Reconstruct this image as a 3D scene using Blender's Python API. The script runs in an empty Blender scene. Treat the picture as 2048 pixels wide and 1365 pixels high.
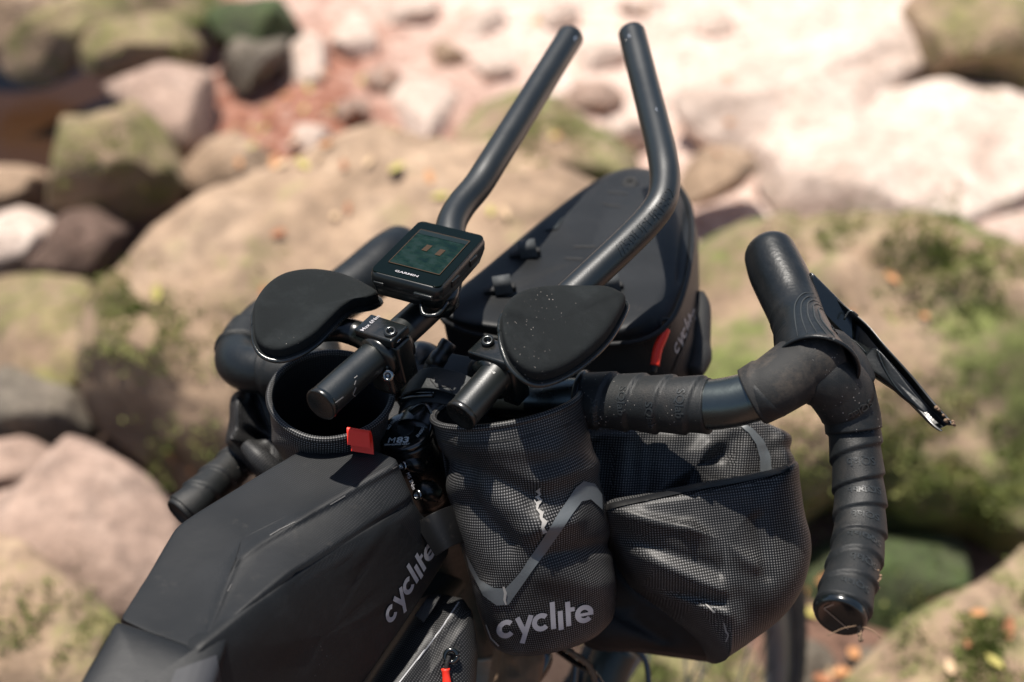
import bpy, bmesh, math, random
from mathutils import Vector, Matrix, noise
from mathutils.bvhtree import BVHTree
random.seed(7)
V = Vector
scene = bpy.context.scene
COL = scene.collection

# ------------------------------------------------------------------ camera
PITCH = math.radians(38.0)
CAM = V((0.0, 0.0, 1.67))
FPX = 2844.0
RX = V((1, 0, 0)); FW = V((0, math.cos(PITCH), -math.sin(PITCH))); UPV = V((0, math.sin(PITCH), math.cos(PITCH)))
cam = bpy.data.cameras.new('camera'); cam.lens = 50; cam.sensor_width = 36
cam.clip_start = 0.02; cam.clip_end = 400
cam.dof.use_dof = True; cam.dof.focus_distance = 0.955; cam.dof.aperture_fstop = 3.3
co = bpy.data.objects.new('camera', cam); COL.objects.link(co)
co.location = CAM; co.rotation_euler = (math.radians(90) - PITCH, 0, 0)
scene.camera = co
# ------------------------------------------------------------------ light
SUN_EL, SUN_AZ = math.radians(76), math.radians(312)      # azimuth: compass, clockwise from +Y
w = bpy.data.worlds.new('World'); scene.world = w; w.use_nodes = True
nt = w.node_tree; nt.nodes.clear()
sky = nt.nodes.new('ShaderNodeTexSky'); sky.sky_type = 'NISHITA'; sky.sun_disc = False
sky.sun_elevation = SUN_EL; sky.sun_rotation = SUN_AZ
bg = nt.nodes.new('ShaderNodeBackground'); bg.inputs[1].default_value = 0.075
wo = nt.nodes.new('ShaderNodeOutputWorld')
nt.links.new(sky.outputs[0], bg.inputs[0]); nt.links.new(bg.outputs[0], wo.inputs[0])
sd = bpy.data.lights.new('sun', 'SUN'); sd.energy = 5.0; sd.angle = math.radians(0.6); sd.color = (1.0, 0.94, 0.86)
so = bpy.data.objects.new('sun', sd); COL.objects.link(so)
sdir = V((math.sin(SUN_AZ) * math.cos(SUN_EL), math.cos(SUN_AZ) * math.cos(SUN_EL), math.sin(SUN_EL)))
so.rotation_euler = sdir.to_track_quat('Z', 'Y').to_euler(); so.location = (0, 0, 5)
scene.view_settings.view_transform = 'Standard'; scene.view_settings.look = 'None'
scene.view_settings.exposure = 0.55; scene.view_settings.gamma = 1.0
scene.cycles.max_bounces = 6

# ------------------------------------------------------------------ helpers
def P(px, py, d):
    return CAM + RX * ((px - 1024) / FPX * d) + UPV * ((682.5 - py) / FPX * d) + FW * d
def project(p):
    q = p - CAM; d = q.dot(FW)
    return 1024 + q.dot(RX) / d * FPX, 682.5 - q.dot(UPV) / d * FPX, d
def depth_at(py, h):
    y = (682.5 - py) / FPX
    return (CAM.z - h) / (math.sin(PITCH) - y * math.cos(PITCH))
def M(px, d):            # pixel length to metres at a depth
    return px * d / FPX

def thing(name, label, cat, loc=(0, 0, 0), group=None):
    o = bpy.data.objects.new(name, None); COL.objects.link(o); o.empty_display_size = 0.05
    o.location = loc; o['label'] = label; o['category'] = cat
    if group: o['group'] = group
    return o
def tag(o, label=None, cat=None, group=None, kind=None):
    if label: o['label'] = label
    if cat: o['category'] = cat
    if group: o['group'] = group
    if kind: o['kind'] = kind
    return o
def root_of(o):
    while o.parent: o = o.parent
    return o
def mesh_obj(name, verts, faces, mat, parent=None, uvs=None, smooth=True, loc=None):
    """verts in world space; the mesh is stored relative to its thing's base."""
    off = V(root_of(parent).location) if parent else (V(loc) if loc else V((0, 0, 0)))
    me = bpy.data.meshes.new(name)
    me.from_pydata([tuple(v - off) for v in verts], [], faces)
    if uvs:
        ul = me.uv_layers.new(name='UVMap')
        flat = []
        for l in me.loops: flat.extend(uvs[l.vertex_index])
        ul.data.foreach_set('uv', flat)
    if smooth: me.polygons.foreach_set('use_smooth', [True] * len(me.polygons))
    me.materials.append(mat); me.update()
    o = bpy.data.objects.new(name, me); COL.objects.link(o)
    if parent: o.parent = parent
    else: o.location = off
    o['_off'] = tuple(off)
    return o
def fix_normals(o):
    bm = bmesh.new(); bm.from_mesh(o.data); bmesh.ops.recalc_face_normals(bm, faces=bm.faces); bm.to_mesh(o.data); bm.free()
    return o
def catmull(pts, n, closed=False):
    out = []; N = len(pts); segs = N if closed else N - 1
    for i in range(segs):
        if closed: p0, p1, p2, p3 = pts[(i - 1) % N], pts[i], pts[(i + 1) % N], pts[(i + 2) % N]
        else: p0, p1, p2, p3 = pts[max(i - 1, 0)], pts[i], pts[i + 1], pts[min(i + 2, N - 1)]
        for k in range(n):
            t = k / n; t2 = t * t; t3 = t2 * t
            out.append(tuple(0.5 * (2 * b + (-a + c) * t + (2 * a - 5 * b + 4 * c - d) * t2 + (-a + 3 * b - 3 * c + d) * t3)
                             for a, b, c, d in zip(p0, p1, p2, p3)))
    if not closed: out.append(tuple(pts[-1]))
    return out
def resample(pts, step):
    """pts: tuples (x,y,z,extra...) ; returns evenly spaced"""
    L = [0.0]
    for a, b in zip(pts, pts[1:]): L.append(L[-1] + (V(b[:3]) - V(a[:3])).length)
    n = max(2, int(L[-1] / step)); out = []; j = 0
    for i in range(n + 1):
        s = L[-1] * i / n
        while j < len(L) - 2 and L[j + 1] < s: j += 1
        t = (s - L[j]) / max(1e-9, L[j + 1] - L[j])
        out.append(tuple(a + (b - a) * t for a, b in zip(pts[j], pts[j + 1])))
    return out, L[-1]

def plane_ring(pix, a, b, c, lift=0.0):
    """pixels cast onto the plane through three (px,py,d) points"""
    A, B, C = P(*a), P(*b), P(*c); n = (B - A).cross(C - A).normalized()
    if n.dot(FW) > 0: n = -n
    out = []
    for x, y in pix:
        dr = (P(x, y, 1) - CAM); t = (A + n * lift - CAM).dot(n) / dr.dot(n); out.append(CAM + dr * t)
    return out, n
class Tube:
    """path: list of (px,py,depth,radius_m) or world (x,y,z,r) if world=True"""
    def __init__(s, path, step=0.002, world=False, ref=None, n=12, flat=1.0):
        pts = []
        for q in path:
            if world: pts.append(tuple(q))
            else:
                p = P(q[0], q[1], q[2]); pts.append((p.x, p.y, p.z, q[3]))
        s.pts, s.len = resample(catmull(pts, n) if len(pts) > 2 else pts, step)
        s.n = len(s.pts); s.c = [V(p[:3]) for p in s.pts]; s.r = [p[3] for p in s.pts]; s.flat = flat
        ref = ref or UPV
        t0 = (s.c[1] - s.c[0]).normalized(); a = (ref - t0 * ref.dot(t0)).normalized()
        s.T, s.A, s.B = [], [], []
        for i in range(s.n):
            t = (s.c[min(i + 1, s.n - 1)] - s.c[max(i - 1, 0)]).normalized()
            a = (a - t * a.dot(t)).normalized()
            s.T.append(t); s.A.append(a); s.B.append(t.cross(a))
    def at(s, u, th, h=0.0):
        """u in metres along, th angle, h above the surface"""
        f = max(0, min(s.n - 1.0001, u / s.len * (s.n - 1))); i = int(f); k = f - i
        c = s.c[i].lerp(s.c[i + 1], k); a = s.A[i].lerp(s.A[i + 1], k); b = s.B[i].lerp(s.B[i + 1], k)
        r = s.r[i] + (s.r[i + 1] - s.r[i]) * k + h
        return c + a * (math.cos(th) * r) + b * (math.sin(th) * r * s.flat)
    def angle_to(s, u, direction):
        i = int(max(0, min(s.n - 1, u / s.len * (s.n - 1))))
        return math.atan2(direction.dot(s.B[i]), direction.dot(s.A[i]))
    def mesh(s, name, mat, parent, seg=28, cap=(True, True), rfn=None, round_cap=(0, 0), u0=0.0, u1=None, bore=None, disp=None):
        u1 = s.len if u1 is None else u1
        rows = max(2, int((u1 - u0) / (s.len / (s.n - 1))))
        verts, uvs, faces = [], [], []
        rings = []
        for i in range(rows + 1):
            u = u0 + (u1 - u0) * i / rows; rings.append((u, 1.0, 0.0))
        if round_cap[1]:
            for k in range(1, 8):
                a = k / 8 * math.pi / 2; rings.append((u1, math.cos(a), math.sin(a) * round_cap[1]))
        if round_cap[0]:
            pre = []
            for k in range(1, 8):
                a = k / 8 * math.pi / 2; pre.append((u0, math.cos(a), -math.sin(a) * round_cap[0]))
            rings = pre[::-1] + rings
        for (u, sc, ex) in rings:
            c = s.at(u, 0, -1e9 * 0)
            i = int(max(0, min(s.n - 1, round(u / s.len * (s.n - 1)))))
            for j in range(seg):
                th = 2 * math.pi * j / seg
                h = rfn(u, th) if rfn else 0.0
                p = s.at(u, th, h)
                cc = s.center(u)
                p = cc + (p - cc) * sc + s.T[i] * ex
                if disp: p = disp(p, u, th)
                verts.append(p); uvs.append((u + ex, th * s.r[i]))
        R = len(rings)
        for i in range(R - 1):
            for j in range(seg):
                a = i * seg + j; b = i * seg + (j + 1) % seg
                faces.append((a, b, b + seg, a + seg))
        for end, on in ((0, cap[0]), (1, cap[1])):
            if not on: continue
            base = 0 if end == 0 else (R - 1) * seg
            c = sum((verts[base + j] for j in range(seg)), V()) / seg
            if bore:      # open tube: inner wall
                dirn = (-s.T[0] if end == 0 else s.T[-1])
                b0 = len(verts)
                for j in range(seg): verts.append(c + (verts[base + j] - c) * 0.86); uvs.append((0, 0))
                for j in range(seg): verts.append(c + (verts[base + j] - c) * 0.84 - dirn * bore); uvs.append((0, 0))
                verts.append(c - dirn * bore); uvs.append((0, 0)); ci = len(verts) - 1
                for j in range(seg):
                    k = (j + 1) % seg
                    faces.append((base + j, base + k, b0 + k, b0 + j)); faces.append((b0 + j, b0 + k, b0 + seg + k, b0 + seg + j))
                    faces.append((b0 + seg + j, b0 + seg + k, ci))
            else:
                verts.append(c); uvs.append((0, 0)); ci = len(verts) - 1
                for j in range(seg):
                    faces.append((base + j, base + (j + 1) % seg, ci))
        return fix_normals(mesh_obj(name, verts, faces, mat, parent, uvs))
    def center(s, u):
        f = max(0, min(s.n - 1.0001, u / s.len * (s.n - 1))); i = int(f)
        return s.c[i].lerp(s.c[i + 1], f - i)

def helix_rfn(pitch, h, sign=1, start=0.0, edge=0.07):
    """overlapping tape: sawtooth outer radius along a helix, with a soft lip"""
    def f(u, th):
        x = ((u - start) / pitch + sign * th / (2 * math.pi)) % 1.0
        wob = 0.0003 * math.sin(th * 3 + u * 90)
        return h * (x if x < 1 - edge else (1 - edge) * (1 - ((x - 1 + edge) / edge)) ** 0.7) + wob
    return f

def smooth_grid(G, it, closed=True, fac=0.5, lock=()):
    R, C = len(G), len(G[0])
    for _ in range(it):
        N = [row[:] for row in G]
        for i in range(R):
            if i in lock: continue
            for j in range(C):
                nb = [G[i][(j - 1) % C], G[i][(j + 1) % C]]
                if 0 < i < R - 1: nb += [G[i - 1][j], G[i + 1][j]]
                m = sum(nb, V()) / len(nb)
                N[i][j] = G[i][j].lerp(m, fac)
        G = N
    return G
def box_uv(verts, normals, frame):
    X, Y, Z = frame; out = []
    for v, n in zip(verts, normals):
        a = (abs(n.dot(X)), abs(n.dot(Y)), abs(n.dot(Z)))
        m = a.index(max(a))
        out.append((v.dot(Y), v.dot(Z)) if m == 0 else (v.dot(X), v.dot(Z)) if m == 1 else (v.dot(X), v.dot(Y)))
    return out
def add_uv_box(o, frame):
    me = o.data; ul = me.uv_layers.new(name='UVMap') if not me.uv_layers else me.uv_layers[0]
    X, Y, Z = frame
    for poly in me.polygons:
        n = poly.normal; a = (abs(n.dot(X)) , abs(n.dot(Y)), abs(n.dot(Z))); m = a.index(max(a))
        for li in poly.loop_indices:
            v = me.vertices[me.loops[li].vertex_index].co
            ul.data[li].uv = ((v.dot(Y), v.dot(Z)) if m == 0 else (v.dot(X), v.dot(Z)) if m == 1 else (v.dot(X), v.dot(Y)))
def loft(name, rings, mat, parent, sub=8, rowsub=6, it=3, cap=(True, True), disp=None, frame=None, capdome=(0, 0), curved=False):
    """rings: lists (same length) of world points; closed rings; caps shrink to the centroid"""
    K = len(rings[0]); G = []
    def expand(r):
        if curved: return [V(q) for q in catmull([tuple(p) for p in r], sub, True)]
        out = []
        for i in range(K):
            a, b = r[i], r[(i + 1) % K]
            for k in range(sub): out.append(a.lerp(b, k / sub))
        return out
    E = [expand(r) for r in rings]
    def capping(r, inner):
        c = sum(r, V()) / len(r); rows = []
        for k in (0.02, 0.2, 0.4, 0.6, 0.8, 0.9, 0.96):
            rows.append([c.lerp(p, k) for p in r])
        return rows
    if cap[0]: G += capping(E[0], 0)
    for i in range(len(E) - 1):
        for k in range(rowsub):
            G.append([a.lerp(b, k / rowsub) for a, b in zip(E[i], E[i + 1])])
    G.append(E[-1])
    if cap[1]: G += capping(E[-1], 1)[::-1]
    G = smooth_grid(G, it)
    verts = [p for row in G for p in row]; C = len(G[0]); faces = []
    for i in range(len(G) - 1):
        for j in range(C):
            a = i * C + j; b = i * C + (j + 1) % C
            faces.append((a, b, b + C, a + C))
    if cap[0]: faces.append(tuple(range(C)))
    if cap[1]: faces.append(tuple(range((len(G) - 1) * C, len(G) * C)))
    if disp: verts = [disp(v) for v in verts]
    o = fix_normals(mesh_obj(name, verts, faces, mat, parent))
    if frame: add_uv_box(o, frame)
    return o
def blob(name, outline, center, nrm, ht, hb, mat, parent=None, a=0.6, b=0.8, sub=6, nr=36, disp=None, curved=True, frame=None, loc=None, it=0, facet=None):
    """closed lump: outline ring (px,py[,d]) round a centre (px,py,d), bulging ht along nrm and hb behind"""
    cd = center[2]; C0 = P(*center)
    ring = [P(q[0], q[1], q[2] if len(q) > 2 else cd) for q in outline]
    if curved: ring = [V(q) for q in catmull([tuple(p) for p in ring], sub, True)]
    else:
        r2 = []
        for i in range(len(ring)):
            for k in range(sub): r2.append(ring[i].lerp(ring[(i + 1) % len(ring)], k / sub))
        ring = r2
    C = len(ring); G = []
    for i in range(1, nr):
        f = math.pi * i / nr; rho = math.sin(f) ** a; z = abs(math.cos(f)) ** b
        h = ht * z if f < math.pi / 2 else -hb * z
        G.append([C0 + (p - C0) * rho + nrm * h for p in ring])
    if facet: G = [[facet(p) for p in r] for r in G]
    if it: G = smooth_grid(G, it)
    verts = [p for row in G for p in row] + [C0 + nrm * ht, C0 - nrm * hb]
    if disp: verts = [disp(v) for v in verts]
    faces = []
    for i in range(len(G) - 1):
        for j in range(C):
            k = (j + 1) % C; faces.append((i * C + j, i * C + k, (i + 1) * C + k, (i + 1) * C + j))
    T, B = len(verts) - 2, len(verts) - 1
    for j in range(C):
        k = (j + 1) % C; faces.append((T, j, k)); faces.append((B, (len(G) - 1) * C + k, (len(G) - 1) * C + j))
    o = fix_normals(mesh_obj(name, verts, faces, mat, parent, loc=loc))
    if frame: add_uv_box(o, frame)
    return o
def seg_dist(x, y, s):
    x0, y0, x1, y1 = s; dx, dy = x1 - x0, y1 - y0; L = dx * dx + dy * dy
    t = ((x - x0) * dx + (y - y0) * dy) / L; tc = max(0, min(1, t))
    return math.hypot(x - x0 - dx * tc, y - y0 - dy * tc), t
def folds(F, n, noise_amp=0.0, nscale=30.0, steps=()):
    """F: creases (x0,y0,x1,y1,width_px,height_m) as seen while the cloth was laid out"""
    def f(v):
        x, y, d = project(v); h = 0.0
        for (x0, y0, x1, y1, wd, hh) in F:
            if abs(x - (x0 + x1) / 2) > abs(x1 - x0) / 2 + 3 * wd or abs(y - (y0 + y1) / 2) > abs(y1 - y0) / 2 + 3 * wd: continue
            ds, t = seg_dist(x, y, (x0, y0, x1, y1))
            h += hh * math.exp(-(ds / wd) ** 2)
        for (pl, wd, hh) in steps:       # polyline; lower-left side sinks
            best = (1e9, 0)
            for a, b in zip(pl, pl[1:]):
                ds, t = seg_dist(x, y, (*a, *b))
                sg = (b[0] - a[0]) * (y - a[1]) - (b[1] - a[1]) * (x - a[0])
                if ds < best[0]: best = (ds, sg)
            if best[1] > 0:
                k = min(1, best[0] / wd); h -= hh * k * k * (3 - 2 * k)
        if noise_amp: h += noise_amp * noise.noise(v * nscale)
        return v + n * h
    return f

def text2d(body, size=1.0, bold=0.0, shear=0.0, res=3):
    cu = bpy.data.curves.new('t', 'FONT'); cu.body = body; cu.size = size; cu.offset = bold; cu.shear = shear; cu.resolution_u = res
    o = bpy.data.objects.new('t', cu); COL.objects.link(o)
    bpy.context.view_layer.update()
    dg = bpy.context.evaluated_depsgraph_get(); me = bpy.data.meshes.new_from_object(o.evaluated_get(dg))
    vs = [(v.co.x, v.co.y) for v in me.vertices]; fs = [tuple(p.vertices) for p in me.polygons]
    bpy.data.objects.remove(o); bpy.data.curves.remove(cu); bpy.data.meshes.remove(me)
    return vs, fs
def ribbon2d(pts, wd, closed=False):
    vs, fs = [], []; n = len(pts)
    for i, p in enumerate(pts):
        a = pts[max(i - 1, 0)]; b = pts[min(i + 1, n - 1)]
        dx, dy = b[0] - a[0], b[1] - a[1]; L = math.hypot(dx, dy) or 1
        ww = wd[i] if isinstance(wd, (list, tuple)) else wd
        nx, ny = -dy / L * ww / 2, dx / L * ww / 2
        vs += [(p[0] + nx, p[1] + ny), (p[0] - nx, p[1] - ny)]
    for i in range(n - 1): fs.append((2 * i, 2 * i + 1, 2 * i + 3, 2 * i + 2))
    return vs, fs
def join2d(parts):
    vs, fs = [], []
    for v, f in parts:
        o = len(vs); vs += v; fs += [tuple(i + o for i in q) for q in f]
    return vs, fs
def xform2d(m, o, ux, uy):
    return [(o[0] + x * ux[0] + y * uy[0], o[1] + x * ux[1] + y * uy[1]) for x, y in m[0]], m[1]
def refine2d(m, maxlen):
    bm = bmesh.new(); vs = [bm.verts.new((x, y, 0)) for x, y in m[0]]
    for f in m[1]:
        try: bm.faces.new([vs[i] for i in f])
        except ValueError: pass
    bmesh.ops.triangulate(bm, faces=bm.faces)
    for _ in range(6):
        es = [e for e in bm.edges if e.calc_length() > maxlen]
        if not es: break
        bmesh.ops.subdivide_edges(bm, edges=es, cuts=1); bmesh.ops.triangulate(bm, faces=bm.faces)
    bm.verts.index_update()
    out = [(v.co.x, v.co.y) for v in bm.verts], [tuple(v.index for v in f.verts) for f in bm.faces]
    bm.free(); return out
def bvh_of(objs):
    vs, fs = [], []
    for o in objs:
        off = V(root_of(o).location) if o.parent else V(o.location); b = len(vs)
        vs += [v.co + off for v in o.data.vertices]; fs += [tuple(i + b for i in p.vertices) for p in o.data.polygons]
    return BVHTree.FromPolygons(vs, fs)
def decal(name, target, m2d, mat, parent=None, lift=0.0004, maxlen=8):
    """print or applied patch laid onto a finished surface"""
    tree = bvh_of(target if isinstance(target, list) else [target]); m = refine2d(m2d, maxlen)
    verts, ok = [], []
    for x, y in m[0]:
        dirn = (P(x, y, 1) - CAM).normalized(); hit = tree.ray_cast(CAM, dirn)
        if hit[0] is None: verts.append(CAM); ok.append(False); continue
        nn = hit[1] if hit[1].dot(dirn) < 0 else -hit[1]
        verts.append(hit[0] + nn * lift); ok.append(True)
    fs = [f for f in m[1] if all(ok[i] for i in f) and max((verts[f[0]] - verts[f[1]]).length, (verts[f[1]] - verts[f[2]]).length) < 0.02]
    used = sorted({i for f in fs for i in f}); mp = {k: i for i, k in enumerate(used)}
    return mesh_obj(name, [verts[i] for i in used], [tuple(mp[i] for i in f) for f in fs], mat, parent or (target[0] if isinstance(target, list) else target))

def box_at(name, c, ax, ay, az, sx, sy, sz, mat, parent, bev=0.15, sm=True):
    """bevelled block with half axes"""
    bm = bmesh.new(); bmesh.ops.create_cube(bm, size=2)
    for v in bm.verts: v.co = V((v.co.x * sx, v.co.y * sy, v.co.z * sz))
    bmesh.ops.bevel(bm, geom=list(bm.edges), offset=min(sx, sy, sz) * 2 * bev, segments=3, affect='EDGES', profile=0.6)
    verts = [c + ax * v.co.x + ay * v.co.y + az * v.co.z for v in bm.verts]; bm.verts.index_update()
    faces = [tuple(v.index for v in f.verts) for f in bm.faces]; bm.free()
    return fix_normals(mesh_obj(name, verts, faces, mat, parent, smooth=sm))
def frame_from(z, xh):
    z = z.normalized(); x = (xh - z * xh.dot(z)).normalized(); return x, z.cross(x), z
def lathe(name, c, axis, prof, mat, parent, seg=32, xh=None):
    x, y, z = frame_from(axis, xh or (RX if abs(axis.normalized().dot(RX)) < 0.9 else UPV)); verts, faces = [], []
    for (r, h) in prof:
        for j in range(seg):
            t = 2 * math.pi * j / seg; verts.append(c + x * (r * math.cos(t)) + y * (r * math.sin(t)) + z * h)
    for i in range(len(prof) - 1):
        for j in range(seg):
            k = (j + 1) % seg; faces.append((i * seg + j, i * seg + k, (i + 1) * seg + k, (i + 1) * seg + j))
    return fix_normals(mesh_obj(name, verts, faces, mat, parent))
def bolt(c, axis, r, mat, parent, name='bolt'):
    return lathe(name, c, axis, [(0.0001, -r), (r * .9, -r), (r, r * .5), (r * .93, r * .75), (r * .6, r * .8), (r * .5, r * .75), (r * .5, r * .2), (0.0001, r * .15)], mat, parent, 24)

# ------------------------------------------------------------------ materials
def nodes(name):
    m = bpy.data.materials.new(name); m.use_nodes = True; t = m.node_tree; b = t.nodes['Principled BSDF']
    return m, t, b
def N(t, typ, **kw):
    n = t.nodes.new(typ)
    for k, v in kw.items():
        if k.startswith('i_'): n.inputs[k[2:].replace('_', ' ')].default_value = v
        else: setattr(n, k, v)
    return n
def link(t, a, b): t.links.new(a, b)
def mathn(t, op, a, b=None, c=None, clamp=False):
    n = t.nodes.new('ShaderNodeMath'); n.operation = op; n.use_clamp = clamp
    for i, v in enumerate((a, b, c)):
        if v is None: continue
        if isinstance(v, (int, float)): n.inputs[i].default_value = v
        else: link(t, v, n.inputs[i])
    return n.outputs[0]
def mixc(t, f, a, b, mode='MIX'):
    n = t.nodes.new('ShaderNodeMix'); n.data_type = 'RGBA'; n.blend_type = mode
    for s, v in ((n.inputs[0], f), (n.inputs[6], a), (n.inputs[7], b)):
        if isinstance(v, (int, float)): s.default_value = v
        elif isinstance(v, tuple): s.default_value = (*v, 1) if len(v) == 3 else v
        else: link(t, v, s)
    return n.outputs[2]
def ramp(t, fac, stops):
    n = t.nodes.new('ShaderNodeValToRGB'); e = n.color_ramp.elements
    while len(e) < len(stops): e.new(0.5)
    for k, (p, c) in zip(e, stops): k.position = p; k.color = (*c, 1) if len(c) == 3 else c
    link(t, fac, n.inputs[0]); return n.outputs[0]
def plain(name, col, rough=0.5, metal=0.0, bump=0.0, bscale=400.0, dust=0.0, dcol=(0.25, 0.2, 0.16), spec=0.5, coat=0.0, vary=0.25, speck=0.0):
    m, t, b = nodes(name)
    tc = N(t, 'ShaderNodeTexCoord').outputs['Object']
    nz = N(t, 'ShaderNodeTexNoise', i_Scale=22.0, i_Detail=6.0, i_Roughness=0.65); link(t, tc, nz.inputs['Vector'])
    c = mixc(t, nz.outputs[0], tuple(x * (1 - vary) for x in col), tuple(min(1, x * (1 + vary)) for x in col))
    if dust:
        dn = N(t, 'ShaderNodeTexNoise', i_Scale=38.0, i_Detail=9.0, i_Roughness=0.75); link(t, tc, dn.inputs['Vector'])
        f = ramp(t, dn.outputs[0], [(0.5, (0, 0, 0)), (0.75, (1, 1, 1))])
        c = mixc(t, mathn(t, 'MULTIPLY', f, dust), c, dcol)
    if speck:
        vo = N(t, 'ShaderNodeTexVoronoi', i_Scale=330.0); link(t, tc, vo.inputs['Vector'])
        wn = N(t, 'ShaderNodeTexNoise', i_Scale=14.0, i_Detail=2.0); link(t, tc, wn.inputs['Vector'])
        msk = mathn(t, 'LESS_THAN', vo.outputs['Distance'], mathn(t, 'MULTIPLY', mathn(t, 'SUBTRACT', wn.outputs[0], 0.48, clamp=True), 1.1 * speck))
        c = mixc(t, msk, c, (0.3, 0.27, 0.24))
    link(t, c, b.inputs['Base Color'])
    rn = mathn(t, 'MULTIPLY_ADD', nz.outputs[0], 0.22, rough - 0.11, clamp=True); link(t, rn, b.inputs['Roughness'])
    b.inputs['Metallic'].default_value = metal; b.inputs['Specular IOR Level'].default_value = spec
    b.inputs['Coat Weight'].default_value = coat
    if bump:
        bn = N(t, 'ShaderNodeTexNoise', i_Scale=bscale, i_Detail=3.0); link(t, tc, bn.inputs['Vector'])
        bp = N(t, 'ShaderNodeBump', i_Strength=bump, i_Distance=0.0006); link(t, bn.outputs[0], bp.inputs['Height'])
        link(t, bp.outputs[0], b.inputs['Normal'])
    return m
def ripstop(name, base, dotc, period=0.0019, dot=0.30, strength=1.0, rough=0.62, patch=0.0):
    m, t, b = nodes(name)
    uv = N(t, 'ShaderNodeUVMap').outputs[0]; tc = N(t, 'ShaderNodeTexCoord').outputs['Object']
    sp = N(t, 'ShaderNodeSeparateXYZ'); link(t, uv, sp.inputs[0])
    fx = mathn(t, 'PINGPONG', mathn(t, 'MULTIPLY', sp.outputs[0], 1 / period), 0.5)
    fy = mathn(t, 'PINGPONG', mathn(t, 'MULTIPLY', sp.outputs[1], 1 / period), 0.5)
    dx = mathn(t, 'SUBTRACT', 0.5, fx); dy = mathn(t, 'SUBTRACT', 0.5, fy)
    r = mathn(t, 'SQRT', mathn(t, 'ADD', mathn(t, 'MULTIPLY', dx, dx), mathn(t, 'MULTIPLY', dy, dy)))
    d = mathn(t, 'LESS_THAN', r, dot)
    lx = mathn(t, 'LESS_THAN', dx, 0.12); ly = mathn(t, 'LESS_THAN', dy, 0.12)
    ln = mathn(t, 'MULTIPLY', mathn(t, 'MAXIMUM', lx, ly), 0.10)
    nz = N(t, 'ShaderNodeTexNoise', i_Scale=17.0, i_Detail=5.0, i_Roughness=0.6); link(t, tc, nz.inputs['Vector'])
    k = ramp(t, nz.outputs[0], [(0.34, (0.35,) * 3), (0.62, (1, 1, 1))])
    f = mathn(t, 'MULTIPLY', mathn(t, 'MAXIMUM', d, ln), mathn(t, 'MULTIPLY', k, strength))
    if patch:
        pn = N(t, 'ShaderNodeTexNoise', i_Scale=9.0, i_Detail=3.0); link(t, tc, pn.inputs['Vector'])
        f = mathn(t, 'MULTIPLY', f, ramp(t, pn.outputs[0], [(0.42, (0.1,) * 3), (0.6, (1, 1, 1))]))
    c = mixc(t, nz.outputs[0], tuple(x * 0.7 for x in base), tuple(x * 1.3 for x in base))
    dn = N(t, 'ShaderNodeTexNoise', i_Scale=55.0, i_Detail=10.0, i_Roughness=0.8); link(t, tc, dn.inputs['Vector'])
    c = mixc(t, mathn(t, 'MULTIPLY', ramp(t, dn.outputs[0], [(0.58, (0, 0, 0)), (0.78, (1, 1, 1))]), 0.10), c, (0.3, 0.26, 0.22))
    c = mixc(t, f, c, dotc); link(t, c, b.inputs['Base Color'])
    b.inputs['Roughness'].default_value = rough; b.inputs['Specular IOR Level'].default_value = 0.28
    bp = N(t, 'ShaderNodeBump', i_Strength=0.35, i_Distance=0.0003); link(t, mathn(t, 'MAXIMUM', d, lx), bp.inputs['Height'])
    b2 = N(t, 'ShaderNodeTexNoise', i_Scale=70.0, i_Detail=4.0); link(t, tc, b2.inputs['Vector'])
    bp2 = N(t, 'ShaderNodeBump', i_Strength=0.12, i_Distance=0.002); link(t, b2.outputs[0], bp2.inputs['Height']); link(t, bp.outputs[0], bp2.inputs['Normal'])
    link(t, bp2.outputs[0], b.inputs['Normal'])
    return m
MT = {}
MT['bar'] = plain('anodised_black', (0.004, 0.0065, 0.0065), 0.41, 0.0, 0.12, 900, speck=0.25, spec=0.8)
MT['alloy'] = plain('clamp_black', (0.004, 0.006, 0.006), 0.28, 0.0, 0.1, 500, dust=0.12, spec=0.6)
MT['gloss'] = plain('gloss_bar', (0.005, 0.007, 0.007), 0.2, 0.0, spec=0.8, coat=0.3)
MT['tape'] = plain('bar_tape_rubber', (0.0065, 0.0078, 0.0082), 0.55, 0.0, 0.45, 1500, dust=0.10, speck=0.9, spec=0.45)
MT['dusty_tape'] = plain('dusty_tape_rubber', (0.010, 0.010, 0.0095), 0.7, 0.0, 0.5, 1500, dust=0.85, dcol=(0.085, 0.065, 0.048), speck=1.0)
MT['hood'] = plain('hood_rubber', (0.006, 0.0078, 0.0086), 0.38, 0.0, 0.35, 300, dust=0.10, dcol=(0.12, 0.11, 0.1), spec=0.45)
MT['bare_bar'] = plain('bare_bar_metal', (0.09, 0.105, 0.103), 0.27, 0.9, 0.1, 300, spec=0.9)
MT['foam'] = plain('foam_pad_cloth', (0.0085, 0.0105, 0.0108), 0.9, 0.0, 1.0, 1800, dust=0.35, dcol=(0.034, 0.039, 0.040), speck=0.75, spec=0.25)
MT['shellp'] = plain('pad_shell_plastic', (0.010, 0.013, 0.013), 0.25, 0.0, 0.2, 300, dust=0.25, spec=0.6)
MT['rubber'] = plain('strap_rubber', (0.008, 0.0115, 0.012), 0.55, 0.0, 0.3, 500)
MT['coated'] = ripstop('coated_fabric', (0.0085, 0.0095, 0.0105), (0.060, 0.060, 0.062), 0.0015, 0.26, 0.6, 0.50, patch=1)
MT['coated_plain'] = plain('welded_fabric', (0.0085, 0.0093, 0.010), 0.55, 0.0, 0.3, 250, dust=0.25, dcol=(0.035, 0.036, 0.037), speck=0.3, spec=0.28)
MT['rip'] = ripstop('ripstop_bright', (0.0065, 0.0066, 0.007), (0.21, 0.205, 0.20), 0.00180, 0.25, 1.0, rough=0.48)
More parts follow.
